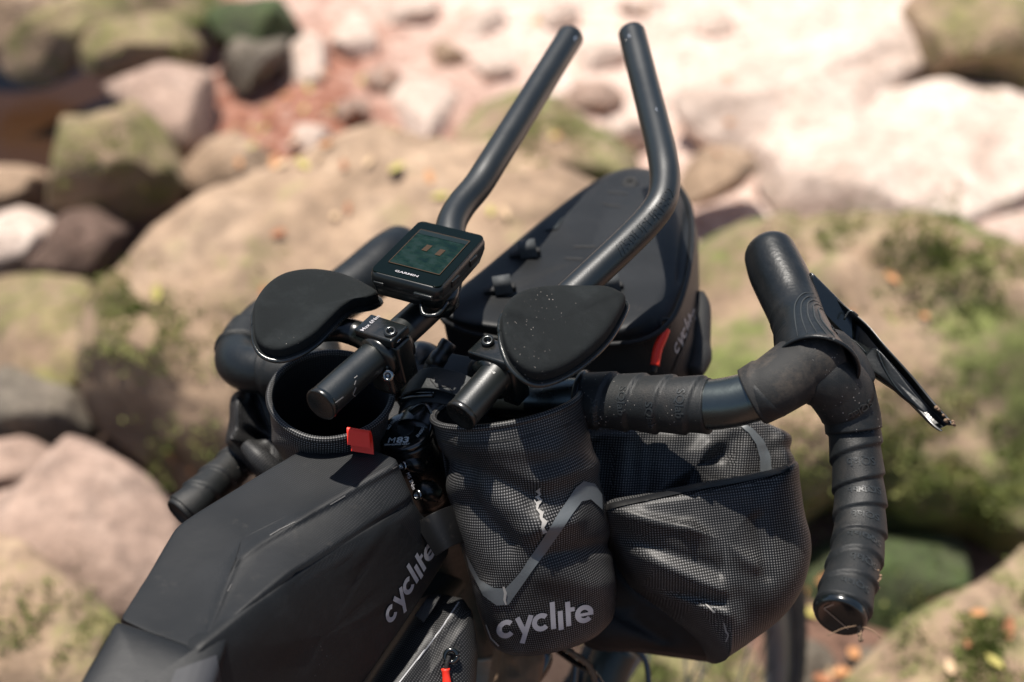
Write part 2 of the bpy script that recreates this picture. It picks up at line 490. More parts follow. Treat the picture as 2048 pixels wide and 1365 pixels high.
MT['rip_in'] = ripstop('ripstop_lining', (0.008, 0.008, 0.009), (0.05, 0.05, 0.05), 0.00195, 0.27, 1.0)
MT['rip_soft'] = ripstop('ripstop_dim', (0.0055, 0.0056, 0.006), (0.11, 0.108, 0.106), 0.0016, 0.24, 0.9, rough=0.48)
MT['reflect'] = plain('reflective_print', (0.105, 0.115, 0.120), 0.45, 0.0, 0.2, 300, vary=0.15)
MT['logo'] = plain('logo_print', (0.42, 0.40, 0.41), 0.5, vary=0.12)
MT['logo_dim'] = plain('logo_print_dim', (0.30, 0.30, 0.31), 0.5, vary=0.12)
MT['white'] = plain('white_print', (0.75, 0.78, 0.76), 0.5, vary=0.05)
MT['scuff'] = plain('scuff_mark', (0.30, 0.285, 0.265), 0.7, vary=0.3)
MT['bare'] = plain('bare_metal', (0.6, 0.6, 0.58), 0.3, 0.9, vary=0.2)
MT['red'] = plain('red_rubber', (0.88, 0.035, 0.015), 0.5, vary=0.1)
MT['bolt'] = plain('steel_bolt', (0.30, 0.31, 0.31), 0.22, 1.0)
MT['bolt_dark'] = plain('black_bolt', (0.03, 0.033, 0.033), 0.18, 0.6, spec=0.8)
MT['frame'] = plain('frame_paint', (0.20, 0.22, 0.21), 0.35, 0.5, 0.2, 200, dust=0.7, dcol=(0.13, 0.12, 0.10))
MT['fork'] = plain('fork_paint', (0.02, 0.03, 0.027), 0.4, 0.0, dust=0.2)
MT['mud'] = plain('dried_mud', (0.20, 0.13, 0.08), 0.95, 0.0, 1.0, 200, vary=0.5)
MT['tyre'] = plain('tyre_rubber', (0.03, 0.034, 0.035), 0.75, 0.0, 0.4, 200, dust=0.4)
MT['rim'] = plain('rim_alloy', (0.16, 0.17, 0.17), 0.4, 0.3, dust=0.3)
MT['gps'] = plain('device_plastic', (0.006, 0.008, 0.008), 0.32, spec=0.5)
MT['cord'] = plain('black_cord', (0.01, 0.01, 0.01), 0.7, 0, 1.0, 900)
m, t, b = nodes('device_glass'); b.inputs['Base Color'].default_value = (0.0012, 0.0035, 0.0016, 1); b.inputs['Roughness'].default_value = 0.12
b.inputs['Specular IOR Level'].default_value = 0.12; MT['glass'] = m
m, t, b = nodes('map_screen')                                     # map shown on the display
tc = N(t, 'ShaderNodeUVMap').outputs[0]
nz = N(t, 'ShaderNodeTexNoise', i_Scale=4.0, i_Detail=3.0); link(t, tc, nz.inputs['Vector'])
wv = N(t, 'ShaderNodeTexWave', i_Scale=1.6, i_Distortion=7.0, i_Detail=2.0); wv.wave_type = 'RINGS'; link(t, tc, wv.inputs['Vector'])
c = ramp(t, nz.outputs[0], [(0.40, (0.010, 0.022, 0.019)), (0.52, (0.005, 0.016, 0.011)), (0.62, (0.002, 0.010, 0.009))])
c = mixc(t, ramp(t, wv.outputs[0], [(0.0, (0.55,) * 3), (0.1, (0, 0, 0))]), c, (0.008, 0.016, 0.012))
link(t, c, b.inputs['Base Color']); b.inputs['Roughness'].default_value = 0.25; b.inputs['Specular IOR Level'].default_value = 0.08; MT['screen'] = m
MT['screen_orange'] = plain('screen_orange', (0.045, 0.022, 0.003), 0.3, vary=0.05)
MT['screen_bar'] = plain('screen_header', (0.002, 0.007, 0.003), 0.3, vary=0.05)

def rock_mat(name, cols, moss, moss_col=(0.10, 0.135, 0.022), scale=3.0, wet_shade=0.0):
    """weathered sandstone with moss: moss = 0..1 coverage"""
    m, t, b = nodes(name); tc = N(t, 'ShaderNodeTexCoord').outputs['Object']
    n1 = N(t, 'ShaderNodeTexNoise', i_Scale=scale, i_Detail=8.0, i_Roughness=0.65, i_Distortion=0.4); link(t, tc, n1.inputs['Vector'])
    n2 = N(t, 'ShaderNodeTexNoise', i_Scale=scale * 9, i_Detail=6.0, i_Roughness=0.7); link(t, tc, n2.inputs['Vector'])
    n3 = N(t, 'ShaderNodeTexNoise', i_Scale=scale * 1.3, i_Detail=7.0, i_Roughness=0.7); link(t, tc, n3.inputs['Vector'])
    c = ramp(t, n1.outputs[0], [(0.32, cols[0]), (0.5, cols[1]), (0.68, cols[2])])
    c = mixc(t, ramp(t, n2.outputs[0], [(0.40, (0.55,) * 3), (0.55, (0, 0, 0))]), c, tuple(x * 0.45 for x in cols[1]))
    c = mixc(t, ramp(t, n2.outputs[0], [(0.58, (0,) * 3), (0.74, (0.5,) * 3)]), c, tuple(min(0.85, x * 1.5) for x in cols[2]))
    lo = 0.72 - 0.45 * moss
    mk = ramp(t, mathn(t, 'ADD', mathn(t, 'MULTIPLY', n3.outputs[0], 0.75), mathn(t, 'MULTIPLY', n2.outputs[0], 0.25)), [(lo, (0,) * 3), (lo + 0.10, (1,) * 3)])
    mc = ramp(t, n2.outputs[0], [(0.3, tuple(x * 0.45 for x in moss_col)), (0.5, moss_col), (0.7, tuple(x * 1.7 for x in moss_col))])
    c = mixc(t, mathn(t, 'MULTIPLY', mk, 0.9), c, mc)
    link(t, c, b.inputs['Base Color']); b.inputs['Roughness'].default_value = 0.9 - 0.5 * wet_shade
    bp = N(t, 'ShaderNodeBump', i_Strength=0.9, i_Distance=0.012); link(t, n2.outputs[0], bp.inputs['Height']); link(t, bp.outputs[0], b.inputs['Normal'])
    return m
TAN = [(0.22, 0.145, 0.088), (0.38, 0.262, 0.172), (0.48, 0.35, 0.245)]
PINK = [(0.26, 0.175, 0.13), (0.41, 0.285, 0.22), (0.50, 0.37, 0.295)]
PALE = [(0.52, 0.38, 0.30), (0.66, 0.52, 0.43), (0.78, 0.66, 0.56)]  # pale stone, tones raised to stand for the overexposed sunlight
GREY = [(0.10, 0.085, 0.065), (0.18, 0.15, 0.115), (0.28, 0.23, 0.18)]
RM = {
    'boulder': rock_mat('boulder_stone', TAN, 0.46, (0.12, 0.135, 0.03), 2.2),
    'mossy': rock_mat('mossy_stone', TAN, 0.61, (0.10, 0.125, 0.026), 3.0),
    'tan': rock_mat('tan_stone', TAN, 0.35, (0.13, 0.12, 0.03), 4.0),
    'tanmoss': rock_mat('olive_stone', TAN, 0.62, (0.15, 0.14, 0.045), 3.4),
    'pink': rock_mat('pink_stone', PINK, 0.28, (0.13, 0.12, 0.04), 4.0),
    'pale': rock_mat('pale_stone', PALE, 0.18, (0.30, 0.30, 0.12), 4.0),
    'grey': rock_mat('grey_stone', GREY, 0.4, (0.06, 0.07, 0.02), 5.0),
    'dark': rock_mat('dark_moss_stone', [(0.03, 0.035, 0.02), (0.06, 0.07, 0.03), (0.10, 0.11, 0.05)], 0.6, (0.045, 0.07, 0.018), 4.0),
    'wood': rock_mat('old_wood', [(0.08, 0.05, 0.035), (0.16, 0.10, 0.075), (0.27, 0.18, 0.14)], 0.2, (0.1, 0.1, 0.04), 6.0),
}

# ------------------------------------------------------------------ ground, water
def ground_mat():
    m, t, b = nodes('forest_floor'); tc = N(t, 'ShaderNodeTexCoord').outputs['Object']
    n1 = N(t, 'ShaderNodeTexNoise', i_Scale=2.2, i_Detail=7.0, i_Roughness=0.65); link(t, tc, n1.inputs['Vector'])
    n2 = N(t, 'ShaderNodeTexNoise', i_Scale=28.0, i_Detail=6.0, i_Roughness=0.7); link(t, tc, n2.inputs['Vector'])
    vo = N(t, 'ShaderNodeTexVoronoi', i_Scale=26.0); dv = N(t, 'ShaderNodeMix'); dv.data_type = 'RGBA'; dv.blend_type = 'ADD'; dv.inputs[0].default_value = 0.05; link(t, tc, dv.inputs[6]); link(t, n2.outputs[1], dv.inputs[7]); link(t, dv.outputs[2], vo.inputs['Vector'])
    sp = N(t, 'ShaderNodeSeparateXYZ'); link(t, tc, sp.inputs[0])
    litter = ramp(t, n2.outputs[0], [(0.3, (0.11, 0.035, 0.02)), (0.5, (0.32, 0.135, 0.088)), (0.68, (0.50, 0.28, 0.20))])
    sand = ramp(t, n2.outputs[0], [(0.3, (0.46, 0.30, 0.225)), (0.5, (0.72, 0.54, 0.45)), (0.7, (0.85, 0.75, 0.66))])
    # pale sand towards the far right, overexposed sunlight painted into its tone
    side = mathn(t, 'ADD', mathn(t, 'MULTIPLY', sp.outputs[0], 0.9), mathn(t, 'MULTIPLY', sp.outputs[1], 0.75))
    f = mathn(t, 'ADD', side, mathn(t, 'MULTIPLY', n1.outputs[0], 1.2))
    f = mathn(t, 'MULTIPLY', mathn(t, 'SUBTRACT', f, 2.62), 1.8, clamp=True)
    c = mixc(t, f, litter, sand)
    peb = mathn(t, 'LESS_THAN', vo.outputs['Distance'], 0.33)
    pc = N(t, 'ShaderNodeSeparateColor'); link(t, vo.outputs['Color'], pc.inputs[0])
    pcol = mixc(t, pc.outputs[0], (0.25, 0.12, 0.08), (0.72, 0.55, 0.46))
    c = mixc(t, mathn(t, 'MULTIPLY', mathn(t, 'MULTIPLY', peb, 0.75), mathn(t, 'GREATER_THAN', pc.outputs[1], 0.5)), c, pcol)
    wet_shade = mathn(t, 'MULTIPLY', mathn(t, 'SUBTRACT', 2.75, sp.outputs[1]), 3.0, clamp=True)      # shade in the gaps between the near boulders, painted as dark soil
    wet_shade = mathn(t, 'MULTIPLY', wet_shade, mathn(t, 'MULTIPLY', mathn(t, 'SUBTRACT', 0.30, sp.outputs[0]), 5.0, clamp=True))
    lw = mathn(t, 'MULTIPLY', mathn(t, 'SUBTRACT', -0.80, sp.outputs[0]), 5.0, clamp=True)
    c = mixc(t, mathn(t, 'MULTIPLY', mathn(t, 'MAXIMUM', wet_shade, lw), 0.93), c, ramp(t, n2.outputs[0], [(0.35, (0.014, 0.009, 0.006)), (0.65, (0.05, 0.034, 0.024))]))
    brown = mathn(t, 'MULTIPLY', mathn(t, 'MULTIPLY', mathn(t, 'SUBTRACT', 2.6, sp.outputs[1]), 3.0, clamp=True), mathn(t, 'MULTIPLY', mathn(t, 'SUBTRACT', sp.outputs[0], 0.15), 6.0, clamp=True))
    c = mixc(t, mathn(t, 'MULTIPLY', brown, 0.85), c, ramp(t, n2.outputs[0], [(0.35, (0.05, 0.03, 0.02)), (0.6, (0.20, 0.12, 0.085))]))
    link(t, c, b.inputs['Base Color']); b.inputs['Roughness'].default_value = 0.95
    bp = N(t, 'ShaderNodeBump', i_Strength=1.0, i_Distance=0.02); link(t, n2.outputs[0], bp.inputs['Height']); link(t, bp.outputs[0], b.inputs['Normal'])
    return m
def gz(x, y):
    h = 0.05 * noise.noise(V((x * 1.3, y * 1.3, 3))) + 0.02 * noise.noise(V((x * 5, y * 5, 1)))
    far = max(0.0, math.hypot(x, y - 2.3) - 3.0)
    h += 0.03 * far * noise.noise(V((x * .3, y * .3, 5)))
    k = math.exp(-(((x + 1.25) / 0.5) ** 2 + ((y - 3.15) / 0.42) ** 2))      # the stream pool
    return h - 0.16 * k
n = 170; vs, fs = [], []
for i in range(n + 1):
    for j in range(n + 1):
        u, v_ = i / n * 2 - 1, j / n * 2 - 1
        x = 3.2 * u + 150 * u ** 7; y = 2.4 + 3.2 * v_ + 150 * v_ ** 7
        vs.append(V((x, y, gz(x, y))))
for i in range(n):
    for j in range(n):
        a = i * (n + 1) + j; fs.append((a, a + n + 1, a + n + 2, a + 1))
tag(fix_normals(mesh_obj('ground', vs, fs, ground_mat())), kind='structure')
m, t, b = nodes('stream_water'); b.inputs['Base Color'].default_value = (0.035, 0.016, 0.007, 1); b.inputs['Specular IOR Level'].default_value = 0.15; b.inputs['Roughness'].default_value = 0.15
wn = N(t, 'ShaderNodeTexNoise', i_Scale=30.0); bp = N(t, 'ShaderNodeBump', i_Strength=0.2, i_Distance=0.01)
link(t, wn.outputs[0], bp.inputs['Height']); link(t, bp.outputs[0], b.inputs['Normal'])
vs = [V((-1.3 + 0.75 * math.cos(a) * (1 + .15 * math.sin(3 * a)), 3.15 + 0.6 * math.sin(a) * (1 + .1 * math.cos(2 * a)), -0.075)) for a in [2 * math.pi * k / 48 for k in range(48)]]
tag(mesh_obj('water', vs, [tuple(range(48))], m, smooth=False), kind='structure')

# ------------------------------------------------------------------ rocks
ROCKS = []
def rock(outline, h, mat, label, depth=0.0, back=None, cat='rock', name='rock', amp=0.02, group=None, front=None, ns=5.0, flat=0.8, dd=0.0, nfac=11, tilt=.6, grow=1.17):
    cx = sum(p[0] for p in outline) / len(outline); cy = sum(p[1] for p in outline) / len(outline)
    d = depth_at(cy, h) + dd
    wpx = max(p[0] for p in outline) - min(p[0] for p in outline); hpx = max(p[1] for p in outline) - min(p[1] for p in outline)
    s = min(wpx, hpx) * d / FPX
    outline = [(cx + (x - cx) * grow, cy + (y - cy) * grow) for x, y in outline]
    nrm = (-FW * (.75 if tilt < .5 else .5) + V((0, 0, 1)) * (.65 if tilt < .5 else .85)).normalized()
    outline = [(x, y, d + max(-.12, min(.25, (depth_at(y, h) + dd - d) * tilt))) for x, y in outline]
    seed = random.random() * 50; big = max(wpx, hpx) > 350
    def dsp(v):
        q = v * ns + V((seed, 0, 0)); r = noise.noise(q) * amp + noise.noise(q * 3.1) * amp * 0.35 + noise.noise(q * 8) * amp * 0.12
        r += (abs(noise.noise(q * 1.7)) - .3) * amp * 0.8
        return v + nrm * r * 1.6 + UPV * r * 0.4
    c = P(cx, cy, d); base = V((c.x, c.y, 0.0))
    rw, rh = wpx * d / FPX / 2, hpx * d / FPX / 2; F_ = front or s * .34; PL = []
    rnd = random.Random(int(seed * 1000)); fr_ = (.84, .97) if big else (.64, .87)
    for _ in range(nfac):
        q = V((rnd.gauss(0, 1), rnd.gauss(0, 1), abs(rnd.gauss(0, .9)) + .25)).normalized()
        wn = (RX * q.x + UPV * q.y + nrm * q.z).normalized(); sup = math.sqrt((rw * q.x) ** 2 + (rh * q.y) ** 2 + (F_ * q.z) ** 2)
        PL.append((wn, sup * rnd.uniform(*fr_)))
    def fac(v):
        for wn, off in PL:
            e = (v - c).dot(wn) - off
            if e > 0: v = v - wn * (e * .88)
        return v
    big = max(wpx, hpx) > 350
    o = blob(name, outline, (cx, cy, d), nrm, front or s * 0.34, back or s * 0.5, RM[mat], None, a=0.5, b=flat, sub=10 if big else 6, nr=60 if big else 26, disp=dsp, loc=base, facet=fac)
    tag(o, label, cat, group); ROCKS.append(o); return o

rock([(140, 790), (150, 730), (180, 650), (225, 580), (330, 470), (460, 375), (600, 335), (700, 290), (790, 280), (900, 290), (1060, 320), (1200, 365), (1330, 450), (1370, 620), (1300, 800), (1100, 950), (850, 1060), (600, 1080), (470, 1050), (400, 1010), (300, 935), (200, 850)],
     0.24, 'boulder', 'huge tan boulder with a mossy left flank directly behind the handlebar', front=0.13, amp=0.022, tilt=.45, grow=1.0, cat='boulder', name='boulder')
rock([(1330, 440), (1400, 400), (1500, 378), (1700, 385), (1850, 405), (2048, 440), (2200, 520), (2260, 800), (2180, 1060), (2048, 1085), (1960, 1050), (1830, 1040), (1720, 975), (1600, 1040), (1480, 1100), (1350, 1100), (1290, 800)],
     0.22, 'mossy', 'large brown boulder overgrown with green moss behind the right brake lever', front=0.10, amp=0.03, tilt=.3, grow=1.0, cat='boulder', name='boulder')
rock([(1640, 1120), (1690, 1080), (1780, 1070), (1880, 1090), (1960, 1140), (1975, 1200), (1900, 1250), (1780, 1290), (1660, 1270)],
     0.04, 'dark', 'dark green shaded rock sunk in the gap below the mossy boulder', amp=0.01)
rock([(1640, 1520), (1700, 1400), (1790, 1300), (1880, 1235), (1980, 1180), (2060, 1130), (2200, 1120), (2300, 1300), (2200, 1560), (1900, 1620)],
     0.20, 'mossy', 'moss covered rock strewn with small leaves in the bottom right corner', amp=0.018)
rock([(1180, 1420), (1200, 1330), (1290, 1280), (1420, 1270), (1500, 1300), (1520, 1400), (1400, 1480)],
     0.10, 'mossy', 'low mossy stone on the ground under the grey roll bag', amp=0.012)
rock([(-80, 1010), (0, 985), (70, 985), (150, 925), (240, 965), (310, 1020), (345, 1100), (350, 1200), (300, 1300), (200, 1330), (0, 1300), (-90, 1150)],
     0.16, 'pink', 'smooth pinkish tan rock to the left of the black frame bag', amp=0.01, front=0.1)
rock([(-100, 1140), (-20, 1110), (60, 1130), (140, 1190), (210, 1240), (270, 1340), (240, 1500), (60, 1560), (-120, 1480)],
     0.24, 'tanmoss', 'lichen speckled rock in the bottom left corner of the view', amp=0.014)
rock([(-90, 890), (0, 878), (60, 885), (105, 915), (95, 950), (50, 985), (-30, 1000), (-100, 970)],
     0.12, 'pink', 'small pinkish rock at the left edge, wedged above the smooth pinkish tan rock', amp=0.008)
rock([(-100, 770), (0, 745), (80, 760), (150, 790), (170, 840), (150, 880), (95, 905), (30, 885), (-90, 890)],
     0.12, 'grey', 'grey brown shaded rock at the left edge touching the huge boulder', amp=0.012)
rock([(-100, 600), (-20, 560), (80, 565), (170, 580), (235, 590), (215, 650), (175, 700), (140, 770), (60, 790), (-80, 770)],
     0.14, 'tanmoss', 'pale beige and green rock at the left edge, left of the mossy boulder flank', amp=0.012)
rock([(-90, 450), (0, 425), (70, 428), (120, 450), (110, 500), (60, 545), (-20, 555), (-100, 540)],
     0.10, 'pale', 'bright pale pink flat rock at the left edge beside the brown wood', amp=0.006)
rock([(40, 555), (90, 500), (150, 440), (210, 400), (240, 420), (225, 470), (160, 540), (90, 580)],
     0.10, 'wood', 'weathered brown piece of wood lying between the left rocks', amp=0.01, cat='driftwood', name='driftwood')
rock([(-60, 345), (10, 330), (70, 335), (100, 380), (60, 420), (-40, 430)], 0.08, 'tan', 'flat tan rock at the left edge below the stream pool', amp=0.006)
rock([(72, 330), (85, 280), (130, 235), (200, 195), (270, 215), (320, 255), (350, 300), (345, 370), (300, 410), (230, 425), (150, 415), (95, 385)],
     0.18, 'tanmoss', 'angular olive green rock standing beside the dark stream pool', amp=0.016, ns=7)
rock([(200, 200), (215, 150), (270, 160), (340, 130), (405, 128), (425, 180), (412, 240), (370, 285), (310, 262), (250, 215)],
     0.15, 'pink', 'pale pink heart shaped rock behind the angular olive green rock', amp=0.008)
rock([(335, 330), (350, 280), (410, 262), (470, 285), (540, 325), (600, 345), (570, 390), (470, 430), (380, 420)],
     0.10, 'tan', 'grey beige slab leaning against the far edge of the huge boulder', amp=0.008)
rock([(-10, 125), (30, 85), (90, 40), (150, 5), (230, -20), (245, 30), (190, 60), (130, 100), (60, 135)],
     0.16, 'tanmoss', 'long grey green rock across the top left corner', amp=0.01)
rock([(120, 95), (170, 60), (250, 40), (330, 28), (395, 35), (408, 75), (370, 115), (300, 130), (210, 150), (140, 140)],
     0.16, 'tanmoss', 'yellowish mossy rock with a sunlit right end near the top left', amp=0.01)
rock([(-60, -20), (0, -50), (80, -40), (110, 0), (60, 45), (0, 60), (-60, 40)], 0.12, 'tan', 'small tan rock in the very corner at the top left', amp=0.008)
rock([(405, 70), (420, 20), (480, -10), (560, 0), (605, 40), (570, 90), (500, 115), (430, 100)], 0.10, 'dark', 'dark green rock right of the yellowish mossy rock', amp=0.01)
rock([(230, 0), (260, -60), (340, -80), (430, -50), (450, -10), (380, 30), (290, 30)], 0.12, 'mossy', 'green mossy rock cut off by the top edge', amp=0.01)
rock([(425, 150), (470, 95), (530, 70), (570, 85), (540, 120), (470, 165)], 0.06, 'grey', 'grey brown slanting rock beside the red leaf litter', amp=0.006)
for (cx, cy, rx, ry, mt, lb) in [
    (605, 105, 55, 48, 'pale', 'rounded pale pink stone at the top, left of the brightest white stone'),
    (705, 78, 38, 55, 'pale', 'brightest white upright stone near the top middle'),
    (530, 45, 40, 16, 'pink', 'slim pink stone lying in front of the dark green rock'),
    (850, 212, 62, 50, 'pale', 'large white stone in the sunlit stream bed left of the left aero bar'),
    (615, 285, 48, 30, 'pale', 'oval pale pink stone in the red leaf litter behind the boulder'),
    (760, 165, 40, 26, 'pink', 'flat pink stone above the large white stone'),
    (985, 140, 40, 24, 'pale', 'pale stone just left of the left aero bar'),
    (960, 50, 60, 26, 'pale', 'flat pale stone near the top edge left of the left aero bar tip'),
    (1190, 200, 50, 30, 'pink', 'pinkish stone seen between the two aero bars'),
    (1205, 110, 46, 28, 'pale', 'pale stone seen between the tips of the aero bars'),
    (1120, 30, 60, 22, 'pale', 'pale slab at the top edge above the left aero bar tip'),
    (820, 30, 60, 24, 'pale', 'wide pale stone at the top edge right of the white upright stone'),
    (1290, 18, 60, 22, 'pale', 'pale stone at the top edge above the right aero bar tip'),
    (1430, 60, 60, 30, 'pale', 'sunlit pale stone near the top, right of the right aero bar'),
    (705, 210, 34, 20, 'pink', 'small pink stone at the right edge of the red leaf litter'),
    (1250, 262, 44, 26, 'pale', 'pale stone beside the right aero bar below its tip'),
    (1540, 290, 40, 28, 'pale', 'light round stone at the left foot of the long pale slab'),
    (900, 108, 36, 18, 'tan', 'tan stone in the bright gravel above the large white stone')]:
    k = random.random() * 6
    rock([(cx + rx * math.cos(a) * (1 + .16 * math.sin(2 * a + k)), cy + ry * math.sin(a) * (1 + .16 * math.cos(3 * a + k))) for a in [2 * math.pi * q / 9 for q in range(9)]],
         0.02, mt, lb, amp=0.008, cat='stone', name='stone', tilt=.9, front=.03, back=.05)
rock([(940, 260), (975, 225), (1040, 212), (1120, 235), (1200, 285), (1260, 335), (1300, 390), (1250, 440), (1100, 420), (980, 350)],
     0.10, 'mossy', 'low green mossy mound behind the huge boulder between the aero bars', amp=0.014)
rock([(1340, 260), (1380, 200), (1450, 160), (1560, 115), (1680, 75), (1800, 40), (1920, 50), (1900, 110), (1780, 165), (1640, 300), (1520, 340), (1430, 350), (1370, 330)],
     0.08, 'pale', 'long tan log shaped rock lying across the sunlit upper right', amp=0.016, front=0.05, tilt=1.0, back=.08)
rock([(1370, 350), (1420, 310), (1490, 300), (1520, 350), (1480, 385), (1400, 395)], 0.08, 'tan', 'small tan rock right of the right aero bar bend', amp=0.01)
rock([(1485, 345), (1520, 285), (1600, 240), (1720, 200), (1850, 170), (1960, 160), (2080, 190), (2160, 260), (2170, 480), (2060, 520), (1900, 510), (1700, 480), (1560, 450)],
     0.06, 'pale', 'broad sunlit pale slab above the mossy boulder on the right', amp=0.012, front=0.04, tilt=1.0, back=.08, grow=1.0)
rock([(1800, 70), (1850, 10), (1950, -30), (2080, -20), (2150, 60), (2130, 160), (2020, 190), (1920, 160), (1840, 120)],
     0.16, 'tanmoss', 'yellow green mossy rock in the top right corner', amp=0.02)
for (px, py, r, lb) in [(1560, 1180, 60, 'reddish stone in the gap right of the roll bag'), (1600, 1330, 70, 'brown stone behind the front tyre'), (1740, 1330, 50, 'brown stone below the right bar end'), (240, 900, 40, 'small dark stone deep in the crevice left of the boulder')]:
    rock([(px + r * math.cos(a), py + r * .7 * math.sin(a)) for a in [2 * math.pi * q / 8 for q in range(8)]], 0.03, 'wood' if py < 1000 else 'grey', lb, amp=0.012, cat='stone', name='stone')

# moss tufts on the stones, leaves dropped on them
RT = bvh_of(ROCKS)
def drop(px, py):
    dirn = (P(px, py, 1) - CAM).normalized(); h = RT.ray_cast(CAM, dirn)
    if h[0] is not None: return h[0], (h[1] if h[1].dot(dirn) < 0 else -h[1])
    d = depth_at(py, 0.0); p = P(px, py, d); return V((p.x, p.y, gz(p.x, p.y))), V((0, 0, 1))
mossm, t, b = nodes('moss_tuft'); tc = N(t, 'ShaderNodeTexCoord').outputs['Object']
nz = N(t, 'ShaderNodeTexNoise', i_Scale=22.0, i_Detail=5.0); link(t, tc, nz.inputs['Vector'])
link(t, ramp(t, nz.outputs[0], [(0.3, (0.11, 0.14, 0.03)), (0.5, (0.20, 0.23, 0.06)), (0.66, (0.34, 0.33, 0.12))]), b.inputs['Base Color']); b.inputs['Roughness'].default_value = 0.9
vs, fs = [], []
for (cx, cy, rx, ry, cnt, s) in [(290, 640, 110, 90, 700, 1), (250, 590, 60, 60, 350, 1), (500, 740, 150, 130, 450, 1), (370, 930, 60, 60, 260, 1), (1900, 520, 170, 120, 1100, 1), (1700, 470, 160, 60, 260, 1),
                        (1830, 900, 240, 130, 1500, 1), (1960, 980, 120, 90, 600, 1), (1500, 950, 160, 130, 700, 1), (1960, 1280, 150, 110, 800, 1), (1350, 1320, 150, 50, 400, 1), (1640, 600, 60, 200, 260, 1),
                        (1100, 270, 110, 60, 500, 1), (80, 1250, 110, 90, 260, 1), (200, 300, 90, 80, 160, 1), (2000, 100, 100, 80, 260, 1), (330, 100, 120, 40, 160, 1)]:
    for _ in range(cnt):
        px, py = random.gauss(cx, rx * .55), random.gauss(cy, ry * .55)
        if noise.noise(V((px * .012, py * .012, 2))) < -0.12: continue
        p, nn = drop(px, py)
        for _ in range(4):
            q = p + V((random.gauss(0, .006), random.gauss(0, .006), 0)); dr = (nn + V((random.gauss(0, .5), random.gauss(0, .5), random.gauss(0, .4)))).normalized()
            sd_ = dr.cross(V((random.random(), random.random(), .3))).normalized() * 0.0035; L = random.uniform(.003, .008)
            b0 = len(vs); vs += [q - sd_, q + sd_, q + dr * L]; fs.append((b0, b0 + 1, b0 + 2))
tag(mesh_obj('moss', vs, fs, mossm, smooth=False), kind='stuff', label='soft green moss tufts growing over the boulders')
leafm = []
for i, cc in enumerate([(0.50, 0.24, 0.10), (0.36, 0.15, 0.07), (0.60, 0.42, 0.25), (0.42, 0.36, 0.10)]):
    leafm.append(plain('dry_leaf_%s' % 'abcd'[i], cc, 0.7, vary=0.3))
def leaf_mesh(mt):
    pts = [(0, -.5), (.16, -.3), (.24, 0), (.17, .28), (0, .52), (-.17, .28), (-.24, 0), (-.16, -.3)]
    vs = [(x, y, 0.10 * abs(x) * 3 + .25 * y * y) for x, y in pts] + [(0, -.2, 0), (0, .2, 0.02)]
    fs = [(0, 1, 8), (1, 2, 8), (2, 9, 8), (2, 3, 9), (3, 4, 9), (4, 5, 9), (5, 6, 9), (6, 8, 9), (6, 7, 8), (7, 0, 8)]
    me = bpy.data.meshes.new('leaf'); me.from_pydata(vs, [], fs); me.materials.append(mt); return me
LM = [leaf_mesh(x) for x in leafm]
spots = [(620, 640), (590, 690), (545, 935), (505, 920), (315, 590), (1860, 1200), (1950, 1230), (1930, 1290), (2010, 1260), (1985, 1330), (1900, 1340), (1650, 1350), (1700, 1255), (1520, 900), (700, 420), (560, 470), (860, 360), (1010, 430), (1700, 640), (1780, 560), (1850, 640), (1730, 720)]
spots += [(random.uniform(430, 800), random.uniform(140, 340)) for _ in range(40)] + [(random.uniform(850, 1500), random.uniform(20, 330)) for _ in range(22)] + [(random.uniform(1520, 1750), random.uniform(1140, 1365)) for _ in range(16)] + [(random.uniform(0, 1000), random.uniform(350, 1000)) for _ in range(14)]
for (px, py) in spots:
    p, nn = drop(px, py); o = bpy.data.objects.new('dry_leaf', random.choice(LM)); COL.objects.link(o)
    o.location = p + nn * 0.006; q = (nn + V((random.gauss(0, .25), random.gauss(0, .25), 0))).to_track_quat('Z', 'Y').to_euler()
    o.rotation_euler = q; o.rotation_euler.rotate_axis('Z', random.uniform(0, 6.28)); s = random.uniform(.018, .036); o.scale = (s, s, s)
    where = ('in the red litter between the boulder and the upper stones' if px < 820 and py < 345 else 'on the bright gravel behind the aero bars' if py < 345 else
             'on the mossy rock in the bottom right corner' if px > 1780 and py > 1150 else 'on the ground below the right bar end' if px > 1450 and py > 1100 else
             'on the large mossy boulder at the right' if px > 1350 else 'on the huge tan boulder or the rocks left of it')
    tag(o, 'small dry leaf lying ' + where, 'leaf', 'dry leaves scattered over the rocks and ground')

# ------------------------------------------------------------------ bicycle
STEER_TOP = P(812, 862, 1.0); STEER_DN = (P(1010, 1400, 1.22) - STEER_TOP).normalized(); SUP = -STEER_DN
HEAD = V((math.sin(math.radians(33)), math.cos(math.radians(33)), 0))
SIDE = STEER_DN.cross(HEAD).normalized() * -1          # towards the bike's right
SIDE = SIDE if SIDE.dot(RX) > 0 else -SIDE
FRW = SIDE.cross(STEER_DN).normalized(); FRW = FRW if FRW.dot(HEAD) > 0 else -FRW
bike = thing('bicycle', 'black gravel bicycle with drop handlebar, clip-on aero bars and a muddy front end', 'bicycle', (STEER_TOP.x, STEER_TOP.y, 0))

